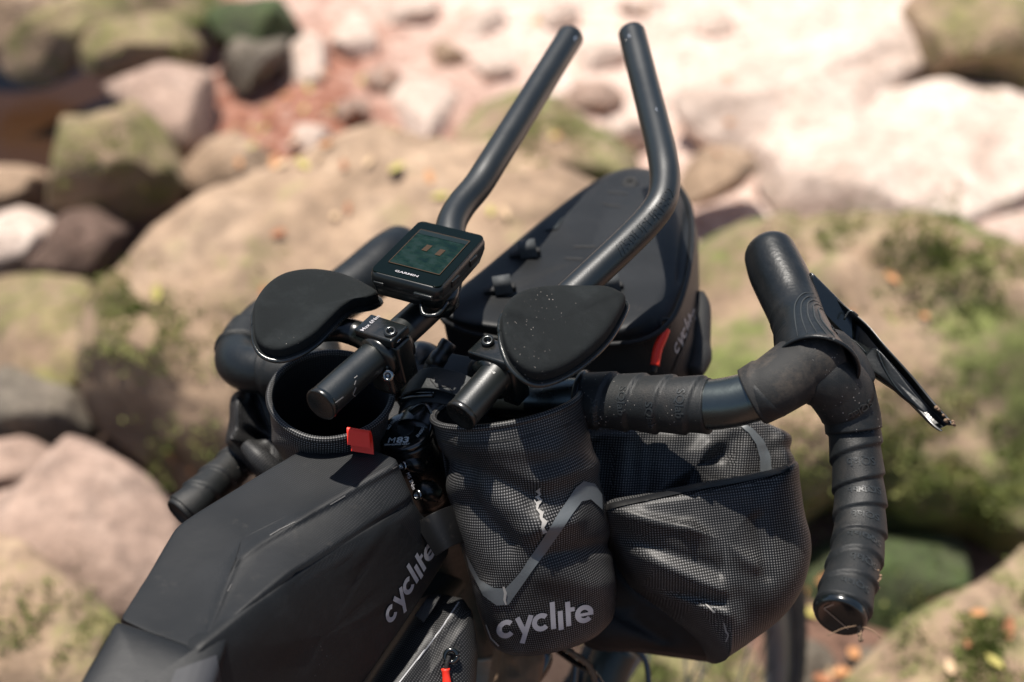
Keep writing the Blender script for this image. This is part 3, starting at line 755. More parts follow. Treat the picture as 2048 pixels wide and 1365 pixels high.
# handlebar, right side (tape, bare window), left side
bar_r = Tube([(930, 790, 1.03, .0158), (1050, 797, 1.005, .0158), (1180, 802, .985, .0158), (1300, 808, .965, .0158), (1420, 810, .945, .0168), (1500, 795, .935, .0168), (1560, 768, .93, .0160), (1620, 730, .935, .014)])
bar = bar_r.mesh('handlebar', MT['bare_bar'], bike, seg=48)
tr = Tube([(1172, 800, .985, .0190), (1220, 803, .978, .0186), (1300, 807, .965, .0188), (1370, 810, .953, .0184), (1418, 812, .946, .0180)], step=.0012)
tp = tr.mesh('bar_tape', MT['tape'], bar, seg=72, rfn=helix_rfn(.0215, .0022, 1))
tr2 = Tube([(1505, 795, .935, .0182), (1545, 775, .932, .0186), (1590, 742, .938, .0182), (1636, 716, .948, .0175), (1668, 722, .955, .0178), (1690, 760, .955, .0182), (1702, 830, .953, .0172), (1713, 920, .945, .0160), (1720, 1000, .937, .0160), (1717, 1080, .922, .0160), (1704, 1150, .90, .0160), (1690, 1200, .885, .0163), (1682, 1226, .877, .0164)], step=.0012)
tp2 = tr2.mesh('bar_tape', MT['tape'], bar, seg=72, rfn=helix_rfn(.0208, .0021, -1, .004))
dt = Tube([(1506, 795, .935, .0196), (1545, 774, .932, .0200), (1590, 744, .936, .0207), (1622, 725, .938, .0226), (1642, 716, .942, .0232)], step=.0015)
tag(dt.mesh('bar_tape', MT['dusty_tape'], bar, seg=64, rfn=helix_rfn(.034, .0014, 1, .014)), 'dusty brownish tape at the bend')
# diagonal wrap crossing under the hood with a loose corner
wr = Tube([(1600, 790, .93, .0168), (1640, 792, .93, .0182), (1680, 775, .94, .0192), (1712, 745, .95, .0192)], step=.0015)
fl = Tube([(1634, 728, .944, .0185), (1652, 752, .938, .0203), (1678, 782, .943, .0205), (1700, 824, .948, .0188), (1707, 862, .948, .0180)], step=.0012)
fl.mesh('bar_tape', MT['tape'], bar, seg=64, rfn=helix_rfn(.030, .0014, -1, .006))
# end plug
ep = tr2.c[-1]; ea = tr2.T[-1]
plug = lathe('end_plug', ep + ea * .0005, ea, [(.0157, -.004), (.0165, .0005), (.0158, .003), (.0145, .0042), (.013, .0032), (.0001, .0030)], MT['gloss'], bar, 40)
x_, y_, z_ = frame_from(ea, RX); zz = ep + ea * .0042
def flat_text(name, body, c, xd, yd, size, mat, parent, thick=0.0003, bold=0.0):
    vs, fs = text2d(body, 1.0, bold); w_ = max(v[0] for v in vs)
    return mesh_obj(name, [c + xd * ((x - w_ / 2) * size) + yd * ((y - .35) * size) for x, y in vs], fs, mat, parent, smooth=False)
vs, fs = ribbon2d([(-.009, .004), (.004, -.008)], .0008)
vs2, fs2 = ribbon2d([(-.009, .004), (-.002, .0105)], .0006)
vv, ff = join2d([(vs, fs), (vs2, fs2)])
rx_, ry_ = RX, (UPV - ea * UPV.dot(ea)).normalized(); rx_ = (RX - ea * RX.dot(ea)).normalized()
mesh_obj('plug_logo', [zz + rx_ * x + ry_ * y for x, y in vv], ff, MT['bare'], bar, smooth=False)
# embossed lettering on the tape
def emboss(tube, u, th, body, size, mat, parent, along=False, flip=1, h=.0006, name='embossed_lettering', base=0.0, rf=None):
    m2 = refine2d(text2d(body, size, size * 0.01), size * 0.25); r = tube.r[int(u / tube.len * (tube.n - 1))]
    vs = []
    for x, y in m2[0]:
        if along: vs.append((u + x, th + flip * y / r))
        else: vs.append((u + y, th + flip * x / r))
    n0 = len(vs); bs = [(rf(a, b_) if rf else base) for a, b_ in vs]; verts = [tube.at(a, b_, q + h) for (a, b_), q in zip(vs, bs)] + [tube.at(a, b_, q - .0006) for (a, b_), q in zip(vs, bs)]
    from collections import Counter
    ec = Counter(); 
    for f in m2[1]:
        for i in range(len(f)): ec[(f[i], f[(i + 1) % len(f)])] += 1
    fs = list(m2[1]) + [(a, b_, b_ + n0, a + n0) for (a, b_) in ec if (b_, a) not in ec]
    return mesh_obj(name, verts, fs, mat, parent, smooth=False)
MT['emboss'] = plain('embossed_rubber', (0.020, 0.023, 0.024), 0.42, 0.0, 0.3, 500)
for k in range(9):
    u0 = tr2.len * (0.47 + 0.052 * k); th = tr2.angle_to(u0, -FW)
    u = .004 + .0208 * (round((u0 - .004) / .0208 - th / 6.283) + .42 + th / 6.283)
    emboss(tr2, u - .003, th + (-.62 + .10 * (k % 3)), 'SQlab', .0075, MT['emboss'], bar, flip=1, rf=helix_rfn(.0208, .0021, -1, .004), h=.00045)
for k in range(4):
    u = .008 + .0205 * k; th = tr.angle_to(u, -FW)
    emboss(tr, u + .003, th - .1 - .5 * (k % 2), 'SQlab', .0078, MT['emboss'], bar, flip=1, rf=helix_rfn(.0215, .0022, 1), h=.00045)
for k, u in enumerate((.034,)):
    emboss(fl, u, fl.angle_to(u, -FW) - .6, 'SQlab', .0078, MT['emboss'], bar, flip=1, base=.0012, h=.00045)
# collar of the bar where the tape starts
lathe('bar_collar', P(1168, 800, .987), tr.T[0], [(.0185, -.003), (.0212, -.0015), (.0212, .0015), (.0195, .003)], MT['alloy'], bar, 48)
# mud and grass stuck at the end plug
for k in range(7):
    c = P(1722 + random.gauss(0, 5), 1248 + random.gauss(0, 8), .872); s = random.uniform(.0009, .0022)
    pts = [(c.x, c.y, c.z, s), (c.x + .001, c.y, c.z - s, s * .8), (c.x, c.y - s, c.z - 2 * s, s * .3)]
    Tube(pts, step=.0006, world=True).mesh('mud_crumb', MT['mud'], bar, seg=8)
for a, b_ in (((1712, 1252), (1655, 1272)), ((1722, 1262), (1720, 1278)), ((1726, 1255), (1760, 1276))):
    p0, p1 = P(*a, .868), P(*b_, .862); mid = (p0 + p1) / 2 + V((0, 0, .002))
    Tube([(*p0, .0004), (*mid, .0003), (*p1, .0004)], step=.002, world=True).mesh('grass_stem', MT['mud'], bar, seg=6)
p0 = P(1720, 1276, .866); Tube([(*p0, .0012), (*(p0 + V((.0006, 0, -.0016))), .0018), (*(p0 + V((.0002, 0, -.0032))), .0008)], step=.0005, world=True).mesh('seed_head', MT['mud'], bar, seg=10)
for k in range(9):
    u = tr2.len * random.uniform(.86, .90); th = tr2.angle_to(u, RX - FW * .3) + random.gauss(0, .25); c = tr2.at(u, th, .0014); s = random.uniform(.0005, .0013)
    Tube([(*c, s), (*(c + V((0, 0, -s))), s), (*(c + V((0, 0, -2 * s))), s * .4)], step=.0005, world=True).mesh('mud_crumb', MT['mud'], bar, seg=7)

# left half of the bar
bl = Tube([(960, 785, 1.03, .0158), (860, 770, 1.045, .0158), (760, 757, 1.06, .0162), (660, 748, 1.075, .0175), (570, 742, 1.085, .0182), (505, 738, 1.095, .0186), (478, 722, 1.11, .0186), (488, 690, 1.135, .0184), (530, 650, 1.16, .018), (590, 610, 1.18, .018)], step=.0015)
hb2 = bl.mesh('handlebar', MT['hood'], bike, seg=48, rfn=lambda u, th: 0.0)
Tube([(640, 748, 1.08, .019), (570, 742, 1.085, .0195), (535, 741, 1.09, .0195)], step=.0015).mesh('bar_tape', MT['tape'], hb2, seg=48, rfn=helix_rfn(.03, .0015))
Tube([(482, 705, 1.122, .0197), (496, 682, 1.14, .0197), (530, 652, 1.16, .0195), (575, 620, 1.18, .0195)], step=.0015).mesh('bar_tape', MT['tape'], hb2, seg=48, rfn=helix_rfn(.026, .002))
dl = Tube([(600, 640, 1.20, .017), (640, 700, 1.20, .016), (620, 780, 1.18, .0158), (560, 850, 1.155, .0150), (495, 908, 1.13, .0142), (440, 956, 1.11, .0138), (395, 998, 1.09, .0135), (366, 1024, 1.082, .0135)], step=.0012)
dl.mesh('bar_tape', MT['tape'], hb2, seg=56, rfn=helix_rfn(.0205, .0024, -1))
lathe('end_plug', dl.c[-1], dl.T[-1], [(.0132, -.004), (.0140, .0005), (.0134, .003), (.0125, .0042), (.012, .0025), (.0001, .0020)], MT['tape'], hb2, 32)

# brake hoods and levers
hd = Tube([(1541, 512, 1.02, .0200), (1552, 540, 1.012, .0212), (1570, 578, 1.0, .0212), (1586, 615, .987, .0203), (1598, 648, .972, .0198), (1608, 678, .955, .0212), (1617, 702, .943, .0226), (1628, 724, .934, .0246), (1635, 738, .928, .0262)], step=.0015, flat=0.92)
def skew(p, u, th):
    k = max(0, (u / hd.len - .55) / .45); c = hd.center(u); i = int(min(hd.n - 1, u / hd.len * (hd.n - 1)))
    return p + hd.T[i] * (k * k * (.50 * (p - c).dot(RX) - .12 * (p - c).dot(FW)))
hood = hd.mesh('brake_hood', MT['hood'], bike, seg=64, round_cap=(.016, 0), cap=(True, False), disp=skew,
               rfn=lambda u, th: (.0012 * max(0, 1 - abs(u - hd.len + .002) / .002) if u > hd.len * .9 else 0) + (0.0006 * math.sin(u * 2000) if (.50 < u / hd.len < .78 and abs(((th - hd.angle_to(u, -RX)) + math.pi) % (2 * math.pi) - math.pi) < .75) else 0))
def rib(uv, name='grip_rib', r=.0006, tube=hd, mat=None, par=hood):
    pts = [(skew(tube.at(u * tube.len, th, 0.0001), u * tube.len, th) if tube is hd else tube.at(u * tube.len, th, 0.0001)) for u, th in uv]
    Tube([(*p, r * (0.35 if i in (0, len(pts) - 1) else 1)) for i, p in enumerate(pts)], step=.0012, world=True).mesh(name, mat or MT['shellp'], par, seg=8)
tf = hd.angle_to(hd.len * .7, -FW)
sgn = 1 if hd.at(hd.len * .7, tf + .4).dot(RX) > hd.at(hd.len * .7, tf).dot(RX) else -1
MT['ribm'] = plain('grip_rib_rubber', (0.026, 0.03, 0.031), 0.5)
for k in range(5):
    rib([(.93, tf + sgn * (-.62 + .26 * k)), (.80, tf + sgn * (-.52 + .22 * k)), (.66 + .02 * k, tf + sgn * (-.40 + .2 * k)), (.56 + .028 * k, tf + sgn * (-.2 + .16 * k)), (.50 + .03 * k, tf + sgn * (.12 + .13 * k)), (.475 + .03 * k, tf + sgn * (.55 + .1 * k))], mat=MT['ribm'])
emboss(hd, hd.len * .80, tf + sgn * .75, 'SR', .007, MT['ribm'], hood, along=False, flip=sgn, h=.0005)
lip = [skew(hd.at(hd.len * .99, 2 * math.pi * k / 40, .0002), hd.len * .99, 0) for k in range(41)]
Tube([(*p, .0013) for p in lip], step=.002, world=True, n=3).mesh('hood_lip', MT['hood'], hood, seg=8)

lever_pts = [((1622, 548), (1640, 640), 1.00), ((1650, 579), (1668, 668), .995), ((1686, 608), (1692, 698), .985), ((1734, 648), (1716, 724), .975), ((1770, 690), (1752, 755), .965), ((1824, 750), (1806, 792), .952), ((1866, 801), (1845, 830), .942), ((1896, 834), (1866, 852), .936), ((1909, 850), (1882, 864), .932)]
def lever(name, stations, mat, parent, wall=.0018, dep=.018, label=None):
    rows = []
    S = []
    for (a, b_, d) in stations: S.append((a[0], a[1], b_[0], b_[1], d))
    S = catmull(S, 5)
    for i, (ax, ay, bx, by, d) in enumerate(S):
        A, B = P(ax, ay, d), P(bx, by, d - .002); w_ = (B - A).normalized(); W = (B - A).length; k = dep * (1 - .45 * i / len(S)); t_ = min(wall, W * .22)
        bk = FW
        rows.append([A, A + w_ * t_, A + w_ * (t_ * 1.4) + bk * k, A + w_ * (W - t_ * 1.4) + bk * k, B - w_ * t_, B, B + bk * k * .8 - w_ * t_ * .2, B - w_ * t_ + bk * (k + t_), A + w_ * t_ + bk * (k + t_), A + bk * k * .8])
    C = len(rows[0]); vs = [p for r in rows for p in r]; fs = []
    for i in range(len(rows) - 1):
        for j in range(C):
            k = (j + 1) % C; fs.append((i * C + j, i * C + k, (i + 1) * C + k, (i + 1) * C + j))
    fs += [tuple(range(C)), tuple(range((len(rows) - 1) * C, len(rows) * C))]
    o = fix_normals(mesh_obj(name, vs, fs, mat, parent, smooth=False))
    bv = o.modifiers.new('b', 'BEVEL'); bv.width = .0007; bv.segments = 2; bv.limit_method = 'ANGLE'
    return o
lv = lever('brake_lever', lever_pts, MT['gps'], bike)
# inner shift paddle filling the lower half of the channel
blob('shift_paddle', [(1726, 728, .966), (1742, 700, .966), (1758, 702, .962), (1790, 738, .955), (1822, 780, .948), (1852, 816, .942), (1846, 824, .941), (1812, 800, .948), (1768, 760, .957)], (1782, 756, .955), (-FW + RX * .2).normalized(), .0015, .006, MT['hood'], lv, a=.25, b=.6, nr=20, sub=5)
for a in ([(1753, 698, .960), (1768, 735, .957), (1790, 772, .952), (1812, 795, .948)], [(1690, 672, .975), (1712, 686, .972), (1734, 708, .968)], [(1688, 640, .978), (1700, 622, .978), (1716, 632, .976)]):
    Tube([(*q, .0007) for q in a], step=.002).mesh('paddle_edge', MT['shellp'], lv, seg=8)
box_at('lever_pivot', P(1660, 620, .998), (P(1740, 700, 1) - P(1660, 620, 1)).normalized(), FW, UPV, .022, .010, .012, MT['gloss'], lv, .2)
for k in range(10):
    q = random.random(); c = P(1868 + 38 * q + random.gauss(0, 2), 812 + 38 * q + random.gauss(0, 2), .937 - .006 * q); s = random.uniform(.0006, .0014)
    Tube([(*c, s), (*(c + V((s, 0, -s))), s), (*(c + V((2 * s, 0, -2 * s))), s * .5)], step=.0005, world=True).mesh('mud_crumb', MT['mud'], lv, seg=7)
hdl = Tube([(800, 498, 1.27, .0215), (775, 520, 1.255, .0235), (740, 550, 1.24, .0235), (700, 580, 1.225, .0225), (650, 612, 1.21, .022), (590, 640, 1.195, .022)], step=.002)
hl = hdl.mesh('brake_hood', MT['hood'], bike, seg=48, round_cap=(.018, 0))
lever('brake_lever', [((690, 560), (700, 600), 1.26), ((640, 585), (655, 625), 1.27), ((590, 640), (610, 665), 1.27), ((550, 700), (570, 715), 1.26)], MT['gloss'], bike)

# stem, top cap, headset
stem = lathe('stem', STEER_TOP, SUP, [(.0001, -.11), (.0185, -.11), (.0185, -.078), (.0195, -.077), (.0195, -.070), (.0188, -.069), (.0188, -.062), (.0195, -.061), (.0195, -.006), (.0188, -.003), (.0001, -.003)], MT['alloy'], bike, 48)
capo = lathe('top_cap', STEER_TOP, SUP, [(.0188, -.004), (.0194, -.0015), (.0192, .0004), (.0178, .0014), (.0112, .0016), (.0001, .0017)], MT['gloss'], stem, 64)
lathe('cap_bolt_cover', STEER_TOP + SUP * .0016, SUP, [(.0068, -.001), (.0066, .0005), (.006, .0007), (.0001, .0006)], MT['rubber'], capo, 40)
cx_ = (RX - SUP * RX.dot(SUP)).normalized(); cy_ = SUP.cross(cx_)
if cy_.dot(UPV) < 0: cy_ = -cy_
def cap_px(px, py):     # pixel on the cap plane -> local metres
    o = STEER_TOP + SUP * .0019; dirn = (P(px, py, 1) - CAM).normalized(); tt = (o - CAM).dot(SUP) / dirn.dot(SUP); q = CAM + dirn * tt - o
    return q.dot(cx_), q.dot(cy_)
def cap_text(body, size, fn, name='lettering', bold=.01, parent=capo, mat=None):
    vs, fs = text2d(body, 1.0, bold); W = max(v[0] for v in vs)
    out = []
    for x, y in vs:
        u, v_ = fn((x - W / 2) * size, y * size); out.append(STEER_TOP + SUP * .0021 + cx_ * u + cy_ * v_)
    return mesh_obj(name, out, fs, mat or MT['white'], parent, smooth=False)
ang0 = math.atan2(cap_px(793, 880)[1], cap_px(793, 880)[0])
dx_ = V((*cap_px(818, 880), 0)) - V((*cap_px(772, 882), 0)); dx_.normalize(); dy_ = V((-dx_.y, dx_.x, 0))
if dy_.dot(V((*cap_px(795, 850), 0)) - V((*cap_px(795, 882), 0))) < 0: dy_ = -dy_
o0 = V((*cap_px(796, 886), 0)); o1 = V((*cap_px(794, 890), 0))
cap_text('M', .0075, lambda x, y: tuple((o0 + dx_ * (x - .0053) + dy_ * y)[:2]), bold=-.005)
cap_text('83', .0075, lambda x, y: tuple((o0 + dx_ * (x * 1.25 + .0030) + dy_ * y)[:2]), bold=.03)
cap_text('GRAVELBIKES ONLY', .0019, lambda x, y: tuple((o1 + dx_ * x * 1.08 + dy_ * (y - .0003))[:2]), bold=.02)
up_ang = math.atan2(dy_.y, dy_.x)
def ring_fn(x, y):
    R_ = .0128; a = up_ang - x / R_ - .35; return math.cos(a) * (R_ + y - .0010), math.sin(a) * (R_ + y - .0010)
cap_text('NO DESTINATIONS - JUST OPTIONS', .0030, ring_fn, bold=.012)
for (px, py) in ((808, 932), (838, 990)):
    bolt(P(px, py, .990), (-FW - RX * .6), .0038, MT['bolt'], stem)
    Tube([(px + 6, py - 14, .997, .006), (px + 20, py - 8, .998, .0075), (px + 34, py - 2, 1.0, .006)], step=.002).mesh('bolt_boss', MT['alloy'], stem, seg=24, round_cap=(.004, .004))
flat_text('lettering', 'M5 5Nm', P(822, 962, .984), (P(836, 985, 1) - P(822, 950, 1)).normalized(), (RX * .9 + UPV * .4).normalized(), .0035, MT['logo'], stem)
# stem body reaching forward to the bar clamp
sb = Tube([(835, 880, 1.01, .019), (862, 830, 1.025, .018), (890, 790, 1.035, .017)], step=.003); sb.mesh('stem_body', MT['alloy'], stem, seg=36)
clampt = Tube([(812, 762, 1.045, .0205), (900, 772, 1.035, .0205), (1000, 782, 1.02, .0205)], step=.003)
clampt.mesh('bar_clamp', MT['alloy'], stem, seg=40)

# bridge between the two aero bar clamps with lugs and a knob
bridge = box_at('bridge_plate', P(915, 745, 1.015), (P(990, 775, 1.0) - P(840, 745, 1.02)).normalized(), FRW, SUP, .031, .014, .004, MT['rubber'], bike, .25)
for (px, py, tx, ty) in ((862, 745, 885, 695), (952, 742, 963, 722)):
    Tube([(px, py + 20, 1.005, .0068), (px + 4, py - 5, 1.0, .0072), (px + (tx - px) * .6, py + (ty - py) * .6, 1.003, .006)], step=.0015).mesh('lug', MT['rubber'], bridge, seg=24, round_cap=(.002, .004))
    lathe('lug_hole', P(px - 1, py + 9, .9985), (-FW - UPV * .1), [(.0001, -.0002), (.0033, 0), (.0036, .0006), (.0042, .0004), (.0046, -.001)], MT['cord'], bridge, 20)
kb = lathe('knob', P(884, 707, 1.0), (P(896, 690, 1.0) - P(872, 725, 1.0)).normalized(), [(.0001, -.012), (.0066, -.012), (.0066, -.002), (.0058, -.001), (.0058, .003), (.0062, .004), (.0062, .0085), (.0052, .0098), (.0001, .0099)], MT['bar'], bridge, 32)
Tube([(815, 720, 1.04, .0125), (845, 722, 1.035, .0145), (862, 735, 1.03, .013)], step=.002).mesh('clamp_ring', MT['bar'], bridge, seg=32, round_cap=(.006, 0))
# rubber strap over the stem with its zigzag emboss
def strip3(name, path, width, mat, parent, thick=.0018, wdir=None, seg=10):
    """flat band along path [(px,py,d)], width along wdir"""
    pts = [tuple(P(*q)) for q in path]; C = catmull(pts, seg); vs, fs = [], []
    for i, c in enumerate(C):
        c = V(c); a = V(C[min(i + 1, len(C) - 1)]) - V(C[max(i - 1, 0)]); a.normalize()
        wd = (wdir - a * wdir.dot(a)).normalized(); nn = a.cross(wd)
        vs += [c + wd * width / 2 + nn * thick / 2, c - wd * width / 2 + nn * thick / 2, c - wd * width / 2 - nn * thick / 2, c + wd * width / 2 - nn * thick / 2]
    for i in range(len(C) - 1):
        for j in range(4): k = (j + 1) % 4; fs.append((4 * i + j, 4 * i + k, 4 * i + 4 + k, 4 * i + 4 + j))
    fs += [(0, 1, 2, 3), tuple(range(len(vs) - 4, len(vs)))]
    o = fix_normals(mesh_obj(name, vs, fs, mat, parent, smooth=True)); bv = o.modifiers.new('b', 'BEVEL'); bv.width = thick * .3; bv.segments = 2; bv.limit_method = 'ANGLE'
    return o
st1 = strip3('rubber_strap', [(806, 792, 1.0), (820, 770, .988), (855, 757, .980), (905, 765, .975), (950, 786, .973), (985, 812, .975)], .0165, MT['rubber'], stem, wdir=(SUP * .3 + FRW))
decal('strap_zigzag', st1, ribbon2d([(860, 758), (874, 775), (898, 773), (906, 790), (912, 800)], 2.4), MT['cord'], stem, lift=.0006)
strip3('rubber_strap', [(800, 818, .995), (825, 798, .988), (868, 790, .984), (920, 802, .982), (960, 825, .982)], .012, MT['rubber'], stem, wdir=(SUP * .3 + FRW))
Tube([(800, 800, .992, .0022), (830, 792, .985, .0022), (868, 790, .982, .0022)], step=.002).mesh('strap_edge', MT['gloss'], stem, seg=12)
strip3('strap_buckle', [(822, 826, .986), (850, 812, .980), (868, 838, .978)], .006, MT['gloss'], stem, wdir=SUP)

# aero bars
def aero(path, tip_bore=.02, **k):
    T_ = Tube(path, step=.003); e = T_.mesh('aero_bar', MT['bar'], bike, seg=44, cap=(True, True), bore=None)
    return T_, e
RB = [(925, 828, .925, .0112), (960, 788, .935, .0112), (1010, 730, .948, .0112), (1065, 670, .963, .0112), (1120, 612, .978, .0112), (1180, 555, .992, .0112), (1250, 489, 1.008, .0112), (1296, 442, 1.020, .0112), (1322, 405, 1.028, .0112), (1330, 365, 1.040, .0112), (1326, 320, 1.055, .0112), (1313, 260, 1.08, .0112), (1290, 170, 1.12, .0112), (1264, 68, 1.165, .0112)]
LB = [(646, 806, .915, .0112), (690, 766, .930, .0112), (740, 722, .947, .0112), (795, 672, .965, .0112), (850, 622, .985, .0112), (885, 585, 1.0, .0112), (897, 540, 1.015, .0112), (899, 490, 1.03, .0112), (903, 448, 1.045, .0112), (922, 412, 1.06, .0112), (955, 372, 1.075, .0112), (985, 325, 1.09, .0112), (1040, 237, 1.125, .0112), (1095, 148, 1.165, .0112), (1141, 74, 1.20, .0112)]
def open_bar(path):
    T_ = Tube(path, step=.003)
    o = T_.mesh('aero_bar', MT['bar'], bike, seg=44, cap=(False, True), bore=.03)
    lathe('end_cap', T_.c[0], -T_.T[0], [(.0112, -.001), (.0116, 0), (.0116, .0022), (.0108, .0032), (.0098, .0027), (.0001, .0026)], MT['alloy'], o, 40)
    tip = [T_.c[-1] + (T_.A[-1] * math.cos(a) + T_.B[-1] * math.sin(a)) * .0106 for a in [2 * math.pi * k / 30 for k in range(31)]]
    Tube([(*p, .0007) for p in tip], step=.002, world=True, n=2).mesh('bar_rim', MT['bar'], o, seg=8)
    return T_, o
TR_, aR = open_bar(RB); TL_, aL = open_bar(LB)
uu = TR_.len * .96; th0 = TR_.angle_to(uu, -FW - RX * 1.3)
lathe('cable_hole', TR_.at(uu, th0, .0002), TR_.at(uu, th0, .01) - TR_.at(uu, th0, 0), [(.0001, -.001), (.0018, -.001), (.0024, .0002), (.003, .0001), (.0034, -.0008)], MT['alloy'], aR, 20)
for (tb, ob, f_, dr, ln, wd, mt) in ((TR_, aR, .963, -FW - RX * .35, .005, .002, 'bare'), (TR_, aR, .735, -FW + RX * .1, .006, .0012, 'bare'), (TL_, aL, .975, -FW + RX * .5, .006, .0025, 'bare'), (TR_, aR, .075, -FW + UPV * .3, .002, .002, 'bare')):
    u = tb.len * f_; th = tb.angle_to(u, dr); rr = .0112
    vs, fs = [], []
    for k in range(6):
        for s_ in (-1, 1): vs.append(tb.at(u + ln * (k / 5 - .5), th + s_ * wd / 2 / rr * (1 - abs(k / 2.5 - 1) * .7) + .04 * math.sin(k * 2), .00025))
    for k in range(5): fs.append((2 * k, 2 * k + 1, 2 * k + 3, 2 * k + 2))
    mesh_obj('paint_chip', vs, fs, MT[mt], ob, smooth=False)
th = TR_.angle_to(TR_.len * .45, -FW + RX * .25 - UPV * .3)
sg2 = -1 if TR_.at(TR_.len * .45, th + .3).dot(UPV) < TR_.at(TR_.len * .45, th).dot(UPV) else 1
emboss(TR_, TR_.len * .385, th, '//50UPURB52', .0120, MT['bar'], aR, along=True, flip=sg2, h=.0004)
for (pl) in ([(747, 812), (757, 800), (765, 790), (771, 775)], [(683, 818), (700, 806), (716, 794)], [(768, 770), (771, 762)], [(738, 757), (744, 752)]):
    decal('scratch', aL, ribbon2d([(x - 60 if x > 760 else x - 30, y) for x, y in pl], 1.6), MT['scuff'], aL)

# clamps
along = (P(795, 672, .965) - P(740, 722, .947)).normalized(); acr = (SUP - along * SUP.dot(along)).normalized(); asd = along.cross(acr)
if asd.dot(RX) < 0: asd = -asd
for (bx, by, bd, lefty) in ((775, 698, .955, True), (1000, 742, .952, False)):
    Tt = Tube([(bx - 22, by + 20, bd - .006, .0152), (bx + 22, by - 20, bd + .006, .0152)], step=.003)
    cl = Tt.mesh('aero_clamp', MT['alloy'], bike, seg=40)
    c = P(bx, by, bd)
    box_at('clamp_jaw', c + asd * .0105 - acr * .005, asd, along, acr, .0065, .0075, .0155, MT['alloy'], cl, .18)
    box_at('clamp_plate', c + acr * .0145 - asd * .001, asd, along, acr, .0165, .0095, .0035, MT['alloy'], cl, .25)
    bpos = P(782, 668, .938) if lefty else P(976, 686, .948)
    bolt(bpos, acr * .85 - FW * .35, .0046, MT['bolt_dark'], cl)
    lathe('washer', bpos - acr * .004, acr, [(.0001, -.001), (.0062, -.001), (.0064, 0), (.006, .0008), (.0001, .0009)], MT['bolt'], cl, 24)
    if lefty:
        bolt(P(778, 750, .948), -FW - UPV * .2 - RX * .2, .0042, MT['bolt'], cl)
        box_at('clamp_lower', P(776, 742, .962), asd, along, acr, .010, .009, .014, MT['alloy'], cl, .25)
        lab = flat_text('lettering', 'Max 6Nm', c + acr * .0184 - asd * .0105, along, -asd, .0046, MT['logo'], cl, bold=.005)
# support arms from the clamps to the pads
Tube([(640, 668, .975, .006), (680, 660, .985, .0085), (725, 672, .985, .0095), (770, 700, .965, .010)], step=.003).mesh('pad_bracket', MT['alloy'], bike, seg=28, round_cap=(.004, .004))
Tube([(1130, 700, .97, .007), (1090, 715, .97, .009), (1040, 735, .962, .010), (1005, 748, .957, .010)], step=.003).mesh('pad_bracket', MT['alloy'], bike, seg=28, round_cap=(.004, .004))

# arm pads
PADN = (V((0, 0, 1)) * .8 - FW * .35).normalized()
def pad(outl, inner, ctr, cup, name):
    sh = blob('pad_shell', outl, ctr, PADN, .004, .0065, MT['shellp'], bike, a=.28, b=1.0, nr=30, disp=cup)
    return sh
def cup_fn(axis_px, amp, wd):
    def f(v):
        x, y, d = project(v); ds, t = seg_dist(x, y, axis_px)
        return v + PADN * (amp * (ds / wd) ** 2 - amp * .4)
    return f
OR_ = [(998, 668, .915), (1000, 640, .92), (1018, 612, .935), (1048, 596, .955), (1100, 588, .975), (1160, 586, .985), (1215, 587, .99), (1244, 598, .992), (1257, 611, .992), (1246, 640, .98), (1222, 680, .962), (1192, 712, .945), (1155, 742, .93), (1115, 764, .915), (1075, 773, .905), (1045, 762, .90), (1018, 735, .902), (1003, 700, .908)]
def shrink(o, k, c, dy=0): return [(c[0] + (x - c[0]) * k, c[1] + (y - c[1]) * k + dy, c[2] + (d - c[2]) * k) for x, y, d in o]
def make_pad(O, c, lbl):
    shell = blob('arm_pad', O, c, PADN, .0025, .0035, MT['shellp'], bike, a=.22, b=1.2, nr=28, it=1)
    rimp = [P(x, y, d) for x, y, d in catmull(shrink(O, .985, c), 5, True)]; rimp.append(rimp[0])
    Tube([(*p, .0017) for p in rimp], step=.003, world=True, n=2).mesh('pad_edge', MT['shellp'], shell, seg=10)
    O2 = shrink(O, .955, c, -3)
    blob('pad_cushion', O2, (c[0], c[1] - 3, c[2]), PADN, .0125, .001, MT['foam'], shell, a=.16, b=.34, nr=44, it=1,
         disp=lambda v: v + PADN * (.0016 * noise.noise(v * 28)))
    st = [P(x, y, d) + PADN * .0012 for x, y, d in catmull(shrink(O, .968, c, -1), 5, True)]; st.append(st[0])
    Tube([(*p, .0012) for p in st], step=.002, world=True, n=2).mesh('stitched_hem', MT['foam'], shell, seg=8)
    return shell
pr = make_pad(OR_, (1105, 672, .942), 'r')
tag(pr, 'right arm pad')
OL_ = [(505, 655, .955), (507, 625, .965), (530, 590, .985), (570, 562, 1.0), (620, 552, 1.01), (670, 557, 1.012), (715, 572, 1.01), (745, 588, 1.005), (765, 603, 1.0), (748, 616, .992), (715, 622, .985), (690, 636, .975), (665, 660, .963), (635, 690, .952), (600, 712, .943), (560, 724, .938), (525, 715, .94), (508, 690, .945)]
pl_ = make_pad(OL_, (610, 640, .975), 'l'); tag(pl_, 'left arm pad')
for k in range(14):
    x, y = random.uniform(530, 600), 0; y = 556 + (600 - x) * .38 + random.gauss(0, 2)
    c = P(x, y, 1.0) + PADN * .004; s = random.uniform(.0003, .0009)
    Tube([(*c, s), (*(c + V((0, 0, s))), s)], step=.0005, world=True).mesh('mud_crumb', MT['mud'], pl_, seg=6)

